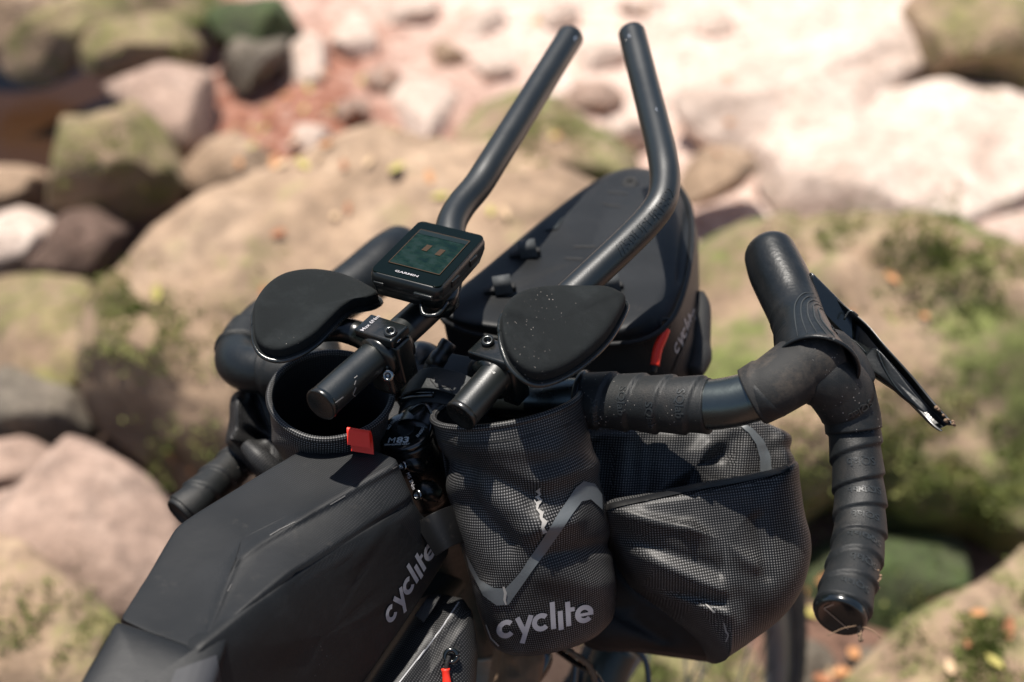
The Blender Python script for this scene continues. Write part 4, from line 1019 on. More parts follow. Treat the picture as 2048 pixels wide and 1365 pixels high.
# frame: head tube, down tube, fork, front wheel
HT0 = STEER_TOP + STEER_DN * .10; HT1 = STEER_TOP + STEER_DN * .33
HTM = STEER_TOP + STEER_DN * .245
fr = Tube([(*HT0, .022), (*(STEER_TOP + STEER_DN * .2), .0215), (*HTM, .0225)], step=.004, world=True).mesh('head_tube', MT['fork'], bike, seg=40)
Tube([(*HTM, .0222), (*HT1, .026)], step=.004, world=True).mesh('lower_headset_shell', MT['frame'], bike, seg=40)
REAR = -HEAD
tt0 = STEER_TOP + STEER_DN * .15; tt1 = tt0 + REAR * .50 - V((0, 0, .07))
Tube([(*tt0, .018), (*((tt0 + tt1) / 2), .017), (*tt1, .015)], step=.01, world=True).mesh('top_tube', MT['fork'], bike, seg=28)
dt0 = STEER_TOP + STEER_DN * .29; dt1 = dt0 + REAR * .48 - V((0, 0, .40))
Tube([(*dt0, .022), (*((dt0 + dt1) / 2), .022), (*dt1, .022)], step=.01, world=True).mesh('down_tube', MT['frame'], bike, seg=28)
st0 = tt1 + V((0, 0, .06)); Tube([(*st0, .015), (*((st0 + dt1) / 2), .016), (*dt1, .018)], step=.01, world=True).mesh('seat_tube', MT['frame'], bike, seg=24)
crown = HT1 + STEER_DN * .015
ck = lathe('fork_crown', HT1, STEER_DN, [(.0001, -.01), (.028, -.01), (.030, 0), (.030, .006), (.027, .008), (.024, .03), (.0001, .035)], MT['gloss'], bike, 48)
SIDEH = SIDE
WR = .345
wc = crown + STEER_DN * .385 + FRW * .05
def wheel_right(c):      # where the tyre meets the lower part of the view
    best = -1e9
    for k in range(200):
        a = 2 * math.pi * k / 200; x, y, d = project(c + HEAD_W * (math.cos(a) * WR) + STEER_DN * (math.sin(a) * WR))
        if 1290 < y < 1350: best = max(best, x)
    return best
HEAD_W = FRW
for _ in range(60):
    if wheel_right(wc) < 1585: wc = wc + (FRW * .6 + SIDE * .4) * .004
wc.z = max(wc.z, WR + gz(wc.x, wc.y) - .004)
wc = V((wc.x, wc.y, max(wc.z, .01)))
for s_ in (-1, 1):
    a = crown + SIDEH * (.020 * s_); b_ = crown + SIDEH * (.046 * s_) + STEER_DN * .07; c = wc + SIDEH * (.055 * s_)
    Tube([(*a, .016), (*b_, .0165), (*((b_ + c) / 2 - FRW * .005), .013), (*c, .009)], step=.008, world=True).mesh('fork_leg', MT['fork'], bike, seg=24)
wheel = lathe('wheel', wc, SIDEH, [(.0001, -.05), (.012, -.05), (.012, -.035), (.026, -.033), (.026, -.028), (.013, -.025), (.013, .025), (.024, .028), (.024, .033), (.012, .035), (.012, .05), (.0001, .05)], MT['bar'], bike, 32)
xw, yw, zw = frame_from(SIDEH, FRW)
def ringmesh(name, R0, prof, mat, seg=180, disp=None):
    vs, fs = [], []
    for i in range(seg):
        a = 2 * math.pi * i / seg; e = xw * math.cos(a) + yw * math.sin(a)
        for j, (r, s_) in enumerate(prof):
            k = disp(i, j) if disp else 0; vs.append(wc + e * (R0 + r + k) + zw * s_)
    C = len(prof)
    for i in range(seg):
        for j in range(C):
            k = (j + 1) % C; i2 = (i + 1) % seg; fs.append((i * C + j, i * C + k, i2 * C + k, i2 * C + j))
    return fix_normals(mesh_obj(name, vs, fs, mat, wheel))
tprof = [(.023 * math.cos(a), .023 * math.sin(a)) for a in [2 * math.pi * k / 20 for k in range(20)]]
ringmesh('tyre', WR - .023, tprof, MT['tyre'], 360, lambda i, j: (.003 if (j <= 4 or j >= 16) and ((i // 2 + j) % 2) else 0))
ringmesh('rim', WR - .052, [(.010, .012), (.012, .014), (-.008, .013), (-.016, .006), (-.016, -.006), (-.008, -.013), (.012, -.014), (.010, -.012)], MT['rim'], 120)
for k in range(28):
    a = 2 * math.pi * k / 28; e = xw * math.cos(a) + yw * math.sin(a); e2 = xw * math.cos(a + .35 * (-1) ** k) + yw * math.sin(a + .35 * (-1) ** k); sd2 = (.03 if k % 4 < 2 else -.03)
    Tube([(*(wc + e2 * .024 + zw * sd2), .001), (*(wc + e * (WR - .065)), .001)], step=.15, world=True).mesh('spoke', MT['bolt'], wheel, seg=6)
# cables and a mud caked cover below the stem bag
ms = blob('muddy_guard', [(1000, 1300), (1012, 1280), (1060, 1275), (1085, 1300), (1080, 1350), (1050, 1400), (1000, 1420), (985, 1380)], (1035, 1345, 1.10), (-FW + RX * .3).normalized(), .014, .03, MT['mud'], bike, a=.5, nr=24,
          disp=lambda v: v - FW * (.006 * noise.noise(v * 90)))
for path in ([(1080, 1290, 1.10, .006), (1090, 1320, 1.10, .006), (1070, 1355, 1.10, .006), (1040, 1385, 1.1, .006)], [(1115, 1300, 1.12, .0028), (1150, 1325, 1.11, .0028), (1190, 1352, 1.10, .0028), (1230, 1420, 1.10, .0028)], [(1130, 1290, 1.14, .0028), (1150, 1330, 1.14, .0028), (1140, 1420, 1.14, .0028)], [(1250, 1290, 1.16, .0025), (1290, 1320, 1.16, .0025), (1300, 1400, 1.16, .0025)]):
    Tube(path, step=.003).mesh('cable', MT['gloss'], bike, seg=14)
Tube([(1110, 1285, 1.085, .002), (1150, 1310, 1.08, .0022), (1180, 1335, 1.08, .0022), (1195, 1380, 1.08, .002)], step=.003).mesh('mud_streak', MT['mud'], bike, seg=10, rfn=lambda u, th: .0009 * math.sin(u * 700 + th * 3))
Tube([(1240, 1290, 1.2, .018), (1215, 1340, 1.2, .018), (1190, 1440, 1.2, .016)], step=.004).mesh('fork_leg_guard', MT['fork'], bike, seg=28)

# ------------------------------------------------------------------ grey aero bag in front
BAGF = (SIDE, FRW, SUP)
ab = thing('top_access_bag', 'dark grey welded bag lying between the aero bars with a red zip pull', 'bike bag', tuple(P(1150, 700, 1.15)))
def ring(pts): return [P(*p) for p in pts]
t0r = [(885, 610, 1.075), (915, 640, 1.066), (1000, 655, 1.056), (1090, 663, 1.050), (1180, 664, 1.046), (1255, 655, 1.046), (1305, 618, 1.060), (1328, 555, 1.095), (1342, 470, 1.145), (1343, 400, 1.20), (1325, 352, 1.25), (1290, 338, 1.27), (1240, 340, 1.27), (1175, 372, 1.235), (1090, 435, 1.18), (985, 522, 1.125)]
t1r = [(886, 622, 1.080), (918, 658, 1.075), (1000, 678, 1.068), (1090, 688, 1.062), (1185, 690, 1.058), (1280, 682, 1.055), (1340, 645, 1.062), (1372, 570, 1.095), (1385, 480, 1.150), (1378, 410, 1.215), (1345, 362, 1.275), (1295, 343, 1.30), (1238, 345, 1.30), (1172, 380, 1.26), (1088, 444, 1.205), (984, 532, 1.15)]
t2r = [(895, 660, 1.095), (930, 740, 1.095), (1000, 775, 1.09), (1090, 790, 1.085), (1190, 790, 1.083), (1300, 785, 1.083), (1380, 748, 1.098), (1398, 640, 1.14), (1400, 540, 1.20), (1392, 450, 1.27), (1350, 390, 1.34), (1295, 365, 1.37), (1238, 365, 1.37), (1172, 400, 1.33), (1088, 470, 1.27), (990, 560, 1.21)]
t3r = [(930, 740, 1.14), (960, 830, 1.14), (1010, 860, 1.13), (1090, 870, 1.13), (1190, 870, 1.13), (1290, 870, 1.13), (1360, 830, 1.15), (1375, 740, 1.19), (1375, 640, 1.25), (1360, 560, 1.32), (1330, 500, 1.39), (1290, 470, 1.42), (1238, 470, 1.42), (1180, 500, 1.38), (1100, 560, 1.32), (1010, 640, 1.26)]
abody = loft('bag_body', [ring(t0r), ring(t1r), ring(t2r), ring(t3r)], MT['coated'], ab, sub=7, rowsub=9, it=5, frame=BAGF, curved=True,
             disp=folds([(1240, 690, 1300, 760, 22, -.006), (1140, 700, 1160, 780, 18, -.005), (940, 680, 960, 750, 14, -.004), (1358, 560, 1372, 430, 7, -.0025), (1050, 480, 1230, 500, 30, -.002), (1180, 400, 1300, 440, 20, .002)], (-FW + UPV).normalized(), .0012, 14))
# welded flange ridge round the top
rp = [P(x, y, d - .006) for x, y, d in catmull(t1r, 4, True)]; rp.append(rp[0])
wf = Tube([(*p, .0022) for p in rp], step=.004, world=True, n=1).mesh('welded_seam', MT['coated_plain'], ab, seg=12)
MT['webbing'] = plain('grey_webbing', (0.05, 0.054, 0.056), 0.7, 0, 0.5, 900)
def webbing_loop(px, py, d, w_=.020, g=False):
    c = P(px, py, d)
    nn = (SUP * .8 - FW * .2).normalized(); ax = (RX * .95 + UPV * .15).normalized(); ay = nn.cross(ax).normalized()
    if ay.dot(UPV) < 0: ay = -ay
    lp = box_at('lash_bar', c, ax, ay, nn, .0125, .0028, .0034, MT['cord'], ab, .35)
    pts = [c + ay * .012 + ax * .003, c + ay * .005 + nn * .009 + ax * .003, c - ay * .002 + nn * .008 + ax * .003, c - ay * .005 - nn * .001 + ax * .003]
    C = catmull([tuple(p) for p in pts], 5); vs, fs = [], []
    for q in C:
        q = V(q); vs += [q - ax * .0068, q + ax * .0068, q + ax * .0068 + nn * .0014, q - ax * .0068 + nn * .0014]
    for i in range(len(C) - 1):
        for j in range(4): k = (j + 1) % 4; fs.append((4 * i + j, 4 * i + k, 4 * i + 4 + k, 4 * i + 4 + j))
    fs += [(0, 1, 2, 3), tuple(range(len(vs) - 4, len(vs)))]
    fix_normals(mesh_obj('webbing', vs, fs, MT['webbing'], lp, smooth=True))
def on(target, px, py, lift=0.0):
    dirn = (P(px, py, 1) - CAM).normalized(); h = bvh_of([target]).ray_cast(CAM, dirn)
    if h[0] is None: return 1.1
    return project(h[0] - dirn * lift)[2]
for (px, py, g) in ((1000, 580, 0), (1050, 508, 0)):
    webbing_loop(px, py, on(abody, px, py, .004))
webbing_loop(1215, 577, on(abody, 1215, 577, .003)); 
decal('lash_patch', abody, ([(1088, 462), (1114, 460), (1126, 438), (1102, 436)], [(0, 1, 2, 3)]), MT['rubber'], ab, lift=.0012)
dsc = on(abody, 1260, 366, .003)
lathe('button', P(1260, 366, dsc), (SUP * .8 - FW * .3), [(.0075, -.004), (.007, 0), (.0055, .0012), (.003, .0008), (.0028, -.0005), (.0001, -.0005)], MT['cord'], ab, 28)
for a in ([(1148, 494), (1192, 494)], [(1130, 517), (1165, 519)], [(1215, 385), (1255, 388)], [(1205, 408), (1240, 414)]):
    decal('weld_line', abody, ribbon2d(a, 4), MT['cord'], ab)
decal('side_panel_edge', abody, ribbon2d([(1398, 590), (1385, 640), (1368, 690), (1345, 745)], 5), MT['cord'], ab, lift=.001)
xx = [(1340, 703, 1.052, .0042), (1345, 670, 1.056, .0045), (1312, 735, 1.045, .0042)]
zp = Tube([(1331, 660, on(abody, 1331, 660, .006), .0036), (1325, 675, on(abody, 1325, 675, .008), .0036), (1315, 700, 1.052, .0036), (1310, 730, 1.050, .0034)], step=.0015)
zpo = zp.mesh('zip_pull', MT['red'], ab, seg=24, round_cap=(.001, .001))
Tube([(1333, 648, on(abody, 1333, 648, .004), .0014), (1331, 662, on(abody, 1331, 662, .006), .0014)], step=.001).mesh('pull_cord', MT['cord'], zpo, seg=10)
Tube([(1310, 728, 1.050, .0026), (1306, 742, 1.050, .0028)], step=.001).mesh('pull_cord', MT['cord'], zpo, seg=12, round_cap=(.001, .002))
ringp = [P(1331, 648, on(abody, 1331, 648, .003)) + (RX * math.cos(a) + UPV * math.sin(a)) * .0035 for a in [2 * math.pi * k / 16 for k in range(17)]]
Tube([(*p, .0013) for p in ringp], step=.001, world=True, n=2).mesh('pull_ring', MT['cord'], zpo, seg=8)
Tube([(1398, 590, 1.15, .005), (1402, 620, 1.14, .008), (1396, 690, 1.12, .010), (1398, 715, 1.11, .010), (1385, 748, 1.10, .008)], step=.003).mesh('side_strap', MT['cord'], ab, seg=16)

# logo lettering built from strokes (x-height 1)
def arc2(cx, cy, r, w_, a0, a1, n=22):
    pts = [(cx + r * math.cos(math.radians(a0 + (a1 - a0) * k / n)), cy + r * math.sin(math.radians(a0 + (a1 - a0) * k / n))) for k in range(n + 1)]
    return ribbon2d(pts, w_)
def wordmark():
    S = .27; L = []; x = .5
    L.append(arc2(x, .5, .5 - S / 2, S, 42, 318)); x += .62
    L.append(ribbon2d([(x, 1.0), (x + .38, .08)], S)); L.append(ribbon2d([(x + .76, 1.0), (x + .20, -.45)], S)); x += .76 + .52
    L.append(arc2(x, .5, .5 - S / 2, S, 42, 318)); x += .64
    L.append(ribbon2d([(x, 0), (x, 1.5)], S)); x += .40
    L.append(ribbon2d([(x, -.12), (x, .92)], S)); x += .42
    L.append(ribbon2d([(x, 0), (x, 1.35)], S)); L.append(ribbon2d([(x, .88), (x + .36, .88)], S * .85)); x += .86
    L.append(arc2(x, .5, .5 - S / 2, S, 5, 318)); L.append(ribbon2d([(x - .4, .47), (x + .48, .47)], S * .62))
    return join2d(L), x + .5
WM, WML = wordmark()
decal('logo_lettering', abody, xform2d(WM, (1352, 712), (8.2, -15.5), (-6, -18)), MT['logo_dim'], ab, maxlen=5)

# ------------------------------------------------------------------ handlebar roll bag
rb = thing('handlebar_roll_bag', 'large black ripstop roll bag strapped under the right side of the handlebar', 'bike bag', tuple(P(1300, 1080, 1.12)))
MT['shade_cloth'] = plain('shaded_black_cloth', (0.006, 0.006, 0.0065), 0.6, 0, 0.4, 900, dust=.15, dcol=(.03, .03, .03), speck=.3, spec=.3)
BN = (-FW * .93 + UPV * .3 + RX * .05).normalized()
roll = blob('roll', [(1150, 900), (1200, 868), (1290, 850), (1400, 848), (1490, 842), (1540, 858), (1577, 880), (1576, 908), (1588, 940), (1582, 1010), (1500, 1100), (1300, 1120), (1150, 1060)], (1370, 960, 1.045), BN, .042, .08, MT['rip'], rb, a=.45, b=.9, sub=10, nr=90, frame=(RX * .98 - UPV * .1, BN, UPV),
            disp=folds([(1420, 895, 1300, 1010, 22, 0.0056), (1440, 905, 1330, 1015, 15, -0.0080), (1260, 880, 1240, 990, 28, 0.0032), (1290, 880, 1290, 980, 17, -0.0040), (1490, 860, 1480, 950, 24, 0.0040), (1470, 880, 1440, 960, 15, -0.0048), (1350, 880, 1330, 950, 24, 0.0032), (1210, 900, 1215, 1010, 21, -0.0040), (1540, 870, 1545, 960, 21, -0.0048)], BN, .002, 30))
pouch = blob('wrapped_cover', [(1190, 1015), (1300, 992), (1400, 972), (1480, 958), (1545, 944), (1584, 931), (1592, 975), (1601, 1035), (1613, 1085), (1612, 1130), (1594, 1190), (1558, 1240), (1500, 1285), (1452, 1317), (1443, 1318), (1400, 1268), (1335, 1215), (1266, 1160), (1228, 1095), (1196, 1050)], (1420, 1110, 1.01), BN, .050, .10, MT['rip'], rb, a=.42, b=.85, sub=10, nr=110, curved=True, frame=((RX * .98 + UPV * .12).normalized(), BN, (UPV * .98 - RX * .12).normalized()),
             disp=folds([(1225, 1030, 1380, 1062, 15, .0050), (1380, 1062, 1505, 1130, 17, .0050), (1228, 1062, 1440, 1140, 14, -.0045), (1235, 1100, 1440, 1185, 15, .0045), (1262, 1165, 1440, 1200, 13, -.0050), (1330, 1195, 1450, 1232, 13, .0040), (1400, 1225, 1448, 1305, 13, .0055), (1480, 1200, 1520, 1260, 22, -.003), (1515, 1040, 1535, 1150, 14, -.0035), (1300, 1000, 1500, 985, 16, .002)], BN, .002, 16))
blob('underside', [(1150, 1060), (1215, 1060), (1290, 1150), (1400, 1240), (1449, 1314), (1380, 1312), (1290, 1300), (1180, 1288), (1140, 1200)], (1270, 1215, 1.055), BN, .018, .07, MT['shade_cloth'], rb, a=.45, b=.8, nr=40, disp=folds([(1240, 1160, 1400, 1270, 18, .006), (1200, 1200, 1330, 1280, 14, -.005)], BN, .002, 24))  # shade below the overhanging cover put into a darker cloth colour
hem = [P(x, y, 0.985 + (x - 1400) * -.00002) for x, y in ((1215, 1010), (1300, 990), (1400, 970), (1480, 957), (1545, 943), (1582, 932))]
hm = decal('hem_band', pouch, ribbon2d([(1212, 1016), (1300, 997), (1400, 977), (1480, 963), (1545, 949), (1578, 940)], 10), MT['rip_soft'], rb, lift=.0012)
decal('reflective_strip', roll, ribbon2d([(1478, 846), (1500, 862), (1518, 885), (1529, 915), (1531, 950), (1527, 975)], [5, 11, 17, 22, 25, 25]), MT['reflect'], rb, lift=.001)
for pl in ([(1448, 1245), (1452, 1262), (1457, 1270), (1452, 1284)], [(1252, 1246), (1256, 1262)], [(1410, 1208), (1430, 1225)]):
    decal('scuff', pouch, ribbon2d(pl, [2, 4, 3, 2][:len(pl)]), MT['scuff'], rb)
# middle and left end of the roll, behind the stem bags
mid = Tube([(1250, 1000, 1.09, .085), (1080, 960, 1.15, .08), (900, 950, 1.22, .08), (740, 930, 1.24, .075), (620, 890, 1.22, .06)], step=.01)
mid.mesh('roll_middle', MT['rip_soft'], rb, seg=48, round_cap=(.02, .02))
LN = (-FW * .95 - RX * .2 + UPV * .1).normalized()
blob('folded_end', [(478, 790), (520, 775), (600, 790), (690, 830), (720, 900), (700, 980), (600, 990), (545, 975), (522, 950), (498, 925), (470, 896), (466, 880), (474, 840)], (570, 880, 1.13), LN, .035, .06, MT['rip_soft'], rb, a=.4, nr=70, sub=8, frame=(RX, LN, UPV),
     disp=folds([(500, 790, 540, 900, 9, -.012), (480, 800, 478, 880, 10, .006), (478, 878, 560, 960, 12, .010), (500, 865, 520, 880, 8, -.014), (495, 892, 505, 868, 7, -.008), (590, 800, 600, 930, 18, .008), (560, 830, 575, 930, 10, -.009), (640, 850, 620, 960, 12, -.008)], LN, .003, 40))
Tube([(495, 893, 1.085, .006), (520, 918, 1.08, .0085), (548, 948, 1.082, .009), (570, 975, 1.09, .008)], step=.002).mesh('rolled_edge', MT['rip_soft'], rb, seg=24, round_cap=(.003, .003))

# ------------------------------------------------------------------ stem bags (feed pouches)
def pouch_bag(name, label, stations, root_px, mat, wallk=.92, tilt=0.0, hemh=.06, droop=None, dispf=None, loc=None, arange=None):
    """stations: (left_px, left_py, right_px, right_py, depth, minor_ratio) from the rim down"""
    th_ = thing(name, label, 'bike bag', tuple(P(*root_px)))
    S = catmull(stations, 14); seg = 120; vs, uvs = [], []
    axis = (P((S[-1][0] + S[-1][2]) / 2, (S[-1][1] + S[-1][3]) / 2, S[-1][4]) - P((S[0][0] + S[0][2]) / 2, (S[0][1] + S[0][3]) / 2, S[0][4])).normalized()
    prev = None; vlen = 0; rows = []
    for (lx, ly, rx, ry, d, mr) in S:
        A, B = P(lx, ly, d), P(rx, ry, d); c = (A + B) / 2; e1 = (B - A) / 2; a = e1.length
        e2 = axis.cross(e1.normalized()); e2 = e2 if e2.dot(FW) > 0 else -e2
        if prev is not None: vlen += (c - prev).length
        prev = c; rows.append((c, e1, e2 * (a * mr), vlen, a))
    def pt(i, j, k=1.0):
        c, e1, e2, v_, a = rows[i]; t_ = 2 * math.pi * j / seg; return c + e1 * (math.cos(t_) * k) + e2 * (math.sin(t_) * k)
    n_ = len(rows)
    for i in range(n_):
        for j in range(seg + 1):
            p = pt(i, j); vs.append(dispf(p, i / n_, rows[i][0]) if dispf else p); uvs.append((j / seg * 2 * math.pi * rows[0][4], rows[i][3]))
    fs = [(i * (seg + 1) + j, i * (seg + 1) + j + 1, (i + 1) * (seg + 1) + j + 1, (i + 1) * (seg + 1) + j) for i in range(n_ - 1) for j in range(seg)]
    cb = sum((vs[(n_ - 1) * (seg + 1) + j] for j in range(seg)), V()) / seg; base = (n_ - 1) * (seg + 1)
    for k in (.97, .85, .5):
        b0 = len(vs)
        for j in range(seg + 1): vs.append(cb + (vs[base + j] - cb) * k + axis * (.006 * (1 - k) ** .5)); uvs.append((j * .0005, k))
        for j in range(seg): fs.append((base + j, base + j + 1, b0 + j + 1, b0 + j)) if k == .97 else fs.append((last + j, last + j + 1, b0 + j + 1, b0 + j))
        last = b0
    vs.append(cb + axis * .006); uvs.append((0, 0))
    for j in range(seg): fs.append((last + j, last + j + 1, len(vs) - 1))
    body = fix_normals(mesh_obj('bag_body', vs, fs, mat, th_, uvs))
    # lining
    vs, uvs, fs = [], [], []
    nn = int(n_ * .85)
    for i in range(nn):
        for j in range(seg + 1):
            p = pt(i, j); c = rows[i][0]; q = dispf(p, i / n_, c) if dispf else p
            vs.append(c + (q - c) * .955); uvs.append((j / seg * 2 * math.pi * rows[0][4], rows[i][3]))
    fs = [(i * (seg + 1) + j, i * (seg + 1) + j + 1, (i + 1) * (seg + 1) + j + 1, (i + 1) * (seg + 1) + j) for i in range(nn - 1) for j in range(seg)]
    vs.append(rows[nn - 1][0]); uvs.append((0, 0)); b0 = (nn - 1) * (seg + 1)
    for j in range(seg): fs.append((b0 + j, b0 + j + 1, len(vs) - 1))
    mesh_obj('lining', vs, fs, MT['rip_in'], th_, uvs)
    # rolled hem
    hp = [(dispf(pt(0, j, .978), 0, rows[0][0]) if dispf else pt(0, j, .978)) for j in range(0, seg + 1, 2)]
    T_ = Tube([(*p, .0024) for p in hp], step=.0025, world=True, n=2); T_.mesh('rim_hem', mat, th_, seg=12)
    return th_, body, rows
def rdisp(F, steps=(), na=.002, ns=24, bn=None):
    g = folds(F, V((0, 0, 0)), 0)
    def f(p, t_, c):
        x, y, d = project(p); out = (p - c); out.normalize(); h = na * noise.noise(p * ns) * min(1, t_ * 4)
        if out.dot(FW) < .2:
            for (x0, y0, x1, y1, wd, hh) in F:
                ds, tt = seg_dist(x, y, (x0, y0, x1, y1)); h += hh * math.exp(-(ds / wd) ** 2)
        return p + out * h
    return f
RSB, rbody, rrows = pouch_bag('stem_bag', 'open black ripstop stem bag with reflective chevron right of the stem', [(863, 838, 1163, 783, .972, .80), (868, 856, 1166, 802, .973, .80), (880, 915, 1180, 870, .977, .80), (893, 990, 1195, 945, .983, .80), (910, 1060, 1212, 1010, .99, .80), (930, 1130, 1221, 1080, .998, .80), (950, 1200, 1226, 1145, 1.005, .80), (966, 1245, 1228, 1190, 1.01, .80), (980, 1278, 1226, 1222, 1.015, .78), (995, 1290, 1212, 1242, 1.018, .74)],
    (1100, 1270, 1.02), MT['rip'], dispf=rdisp([(890, 930, 1060, 1000, 26, -.007), (930, 890, 1110, 900, 22, .002), (1080, 960, 1180, 930, 20, .004), (930, 1010, 1010, 1090, 26, -.007), (1060, 1060, 1140, 1040, 24, .005), (1100, 1110, 1220, 1090, 14, -.003), (980, 1180, 1010, 1260, 20, .003), (955, 960, 1080, 1040, 20, .004), (1090, 1150, 1200, 1170, 30, .003)], na=.003, ns=18))
decal('rim_stitching', rbody, ribbon2d([(868, 878), (905, 888), (960, 888), (1030, 880), (1100, 862), (1168, 838)], 2.5), MT['cord'], RSB, lift=.0003)
ch = ribbon2d([(1002, 1199), (1030, 1170), (1085, 1090), (1140, 1005), (1160, 978)], [34, 38, 36, 36, 34]); 
chev = join2d([([(934, 1108), (962, 1160), (988, 1175), (1012, 1176), (1040, 1146), (1150, 975), (1166, 962), (1188, 968), (1202, 990), (1203, 1020), (1180, 999), (1162, 1003), (1018, 1208), (994, 1210), (968, 1190), (940, 1135)],
               [(0, 1, 14, 15), (1, 2, 13, 14), (2, 3, 12, 13), (3, 4, 11, 12), (4, 5, 10, 11), (5, 6, 10), (6, 7, 10), (7, 9, 10), (7, 8, 9)])])
decal('reflective_chevron', rbody, chev, MT['reflect'], RSB, lift=.0009, maxlen=7)
decal('logo_lettering', rbody, xform2d(WM, (996, 1278), (36.5, -7.0), (-2.0, -36)), MT['logo'], RSB, lift=.0010, maxlen=6)
for q_ in ([ribbon2d([(1080, 974), (1076, 980), (1081, 987), (1075, 993), (1084, 1000), (1078, 1006), (1074, 1013)], [2, 8, 4, 9, 4, 8, 3]), ribbon2d([(1069, 1001), (1076, 1010), (1074, 1020), (1083, 1028), (1082, 1038), (1089, 1045), (1085, 1054), (1089, 1064)], [2, 7, 4, 9, 5, 10, 6, 9]), ribbon2d([(1008, 1172), (1012, 1185), (1010, 1198), (1013, 1208)], [4, 6, 5, 3]), ribbon2d([(975, 1248), (985, 1275), (1000, 1290)], [2, 3, 3])]):
    decal('scuff', rbody, q_, MT['scuff'], RSB, lift=.0014, maxlen=4)
LSB, lbody, lrows = pouch_bag('stem_bag', 'open black ripstop stem bag with round mouth left of the stem', [(537, 782, 787, 796, .990, .98), (540, 800, 783, 816, .996, .98), (548, 850, 775, 868, 1.015, .96), (575, 920, 790, 940, 1.045, .95), (610, 1000, 810, 1010, 1.075, .92), (640, 1060, 820, 1070, 1.095, .9)],
    (750, 1040, 1.08), MT['rip'], dispf=rdisp([(560, 880, 700, 900, 16, .003)], na=.0015))

MT['highlight_grey'] = plain('grey_highlight', (0.022, 0.023, 0.027), 0.6)
MT['wear'] = plain('edge_wear_fabric', (0.12, 0.115, 0.11), 0.7, vary=0.4)
# ------------------------------------------------------------------ frame bag
fb = thing('frame_bag', 'big black welded frame bag with red tab along the top tube', 'bike bag', tuple(P(620, 1250, .93)))
# columns from the front to the rear: left edge, right edge, crease, lower edge (px,py,d)
top = [(643, 876, .985), (690, 886, .978), (745, 900, .968), (797, 918, .958), (655, 1000, .912), (512, 1085, .872), (455, 1160, .848), (415, 1235, .832), (395, 1290, .822), (345, 1272, .822), (290, 1252, .824), (238, 1228, .828), (275, 1168, .842), (318, 1100, .862), (352, 1050, .880), (500, 960, .932)]
cre = [(660, 890, 1.0), (700, 900, .998), (760, 925, .985), (832, 996, .967), (712, 1075, .925), (589, 1147, .886), (520, 1195, .865), (455, 1245, .846), (400, 1294, .828), (345, 1278, .828), (290, 1258, .830), (235, 1234, .833), (280, 1200, .860), (330, 1150, .885), (370, 1100, .905), (520, 1010, .955)]
bot = [(700, 960, 1.05), (740, 980, 1.045), (800, 1010, 1.01), (880, 1110, .985), (848, 1178, .975), (760, 1310, .955), (690, 1420, .935), (640, 1520, .92), (560, 1620, .90), (470, 1600, .90), (380, 1560, .90), (290, 1500, .90), (300, 1450, .93), (360, 1400, .95), (420, 1340, .97), (560, 1200, 1.0)]
_tp, _tn = plane_ring([q[:2] for q in top], (643, 876, .985), (797, 918, .958), (395, 1290, .826))
top = [(*q[:2], project(p_)[2]) for q, p_ in zip(top, _tp)]
for i_ in range(9, 16): cre[i_] = (*cre[i_][:2], project(_tp[i_])[2] + (.005 if i_ < 12 else .014))
_pl = ((830, 1000, .963), (395, 1298, .826), (860, 1172, .985))
for i_ in range(3, 9):
    q_ = plane_ring([cre[i_][:2]], *_pl, lift=.0035)[0][0]; cre[i_] = (*cre[i_][:2], project(q_)[2])
LS = [ring(top), ring([(a + (b - a) * .25, c + (d - c) * .25, e + (f - e) * .22) for (a, c, e), (b, d, f) in zip(top, cre)]), ring(cre), ring(bot)]
fdisp = folds([(800, 925, 600, 1038, 9, .0022), (600, 1038, 470, 1118, 9, .0022), (470, 1118, 405, 1270, 9, .0022), (700, 940, 520, 1040, 40, -.002), (420, 1090, 330, 1230, 40, -.002), (830, 1000, 600, 1147, 7, -.003), (600, 1147, 470, 1232, 7, -.003)], (-FW + RX * .4).normalized(), .0032, 9)
def lid_bend(v):
    v = fdisp(v); x, y, d = project(v); k = max(0.0, min(1.0, ((x - 445) * -.52 + (y - 1072) * .85 + 30) / 190)); h = max(0.0, min(1.0, 1 - (x - 600) / 260))
    return v - _tn * (.012 * k * k * (1.4 - k) / .4 * .35)
fbo = loft('bag_lid', LS, MT['coated'], fb, sub=8, rowsub=12, it=4, frame=BAGF, disp=lid_bend)
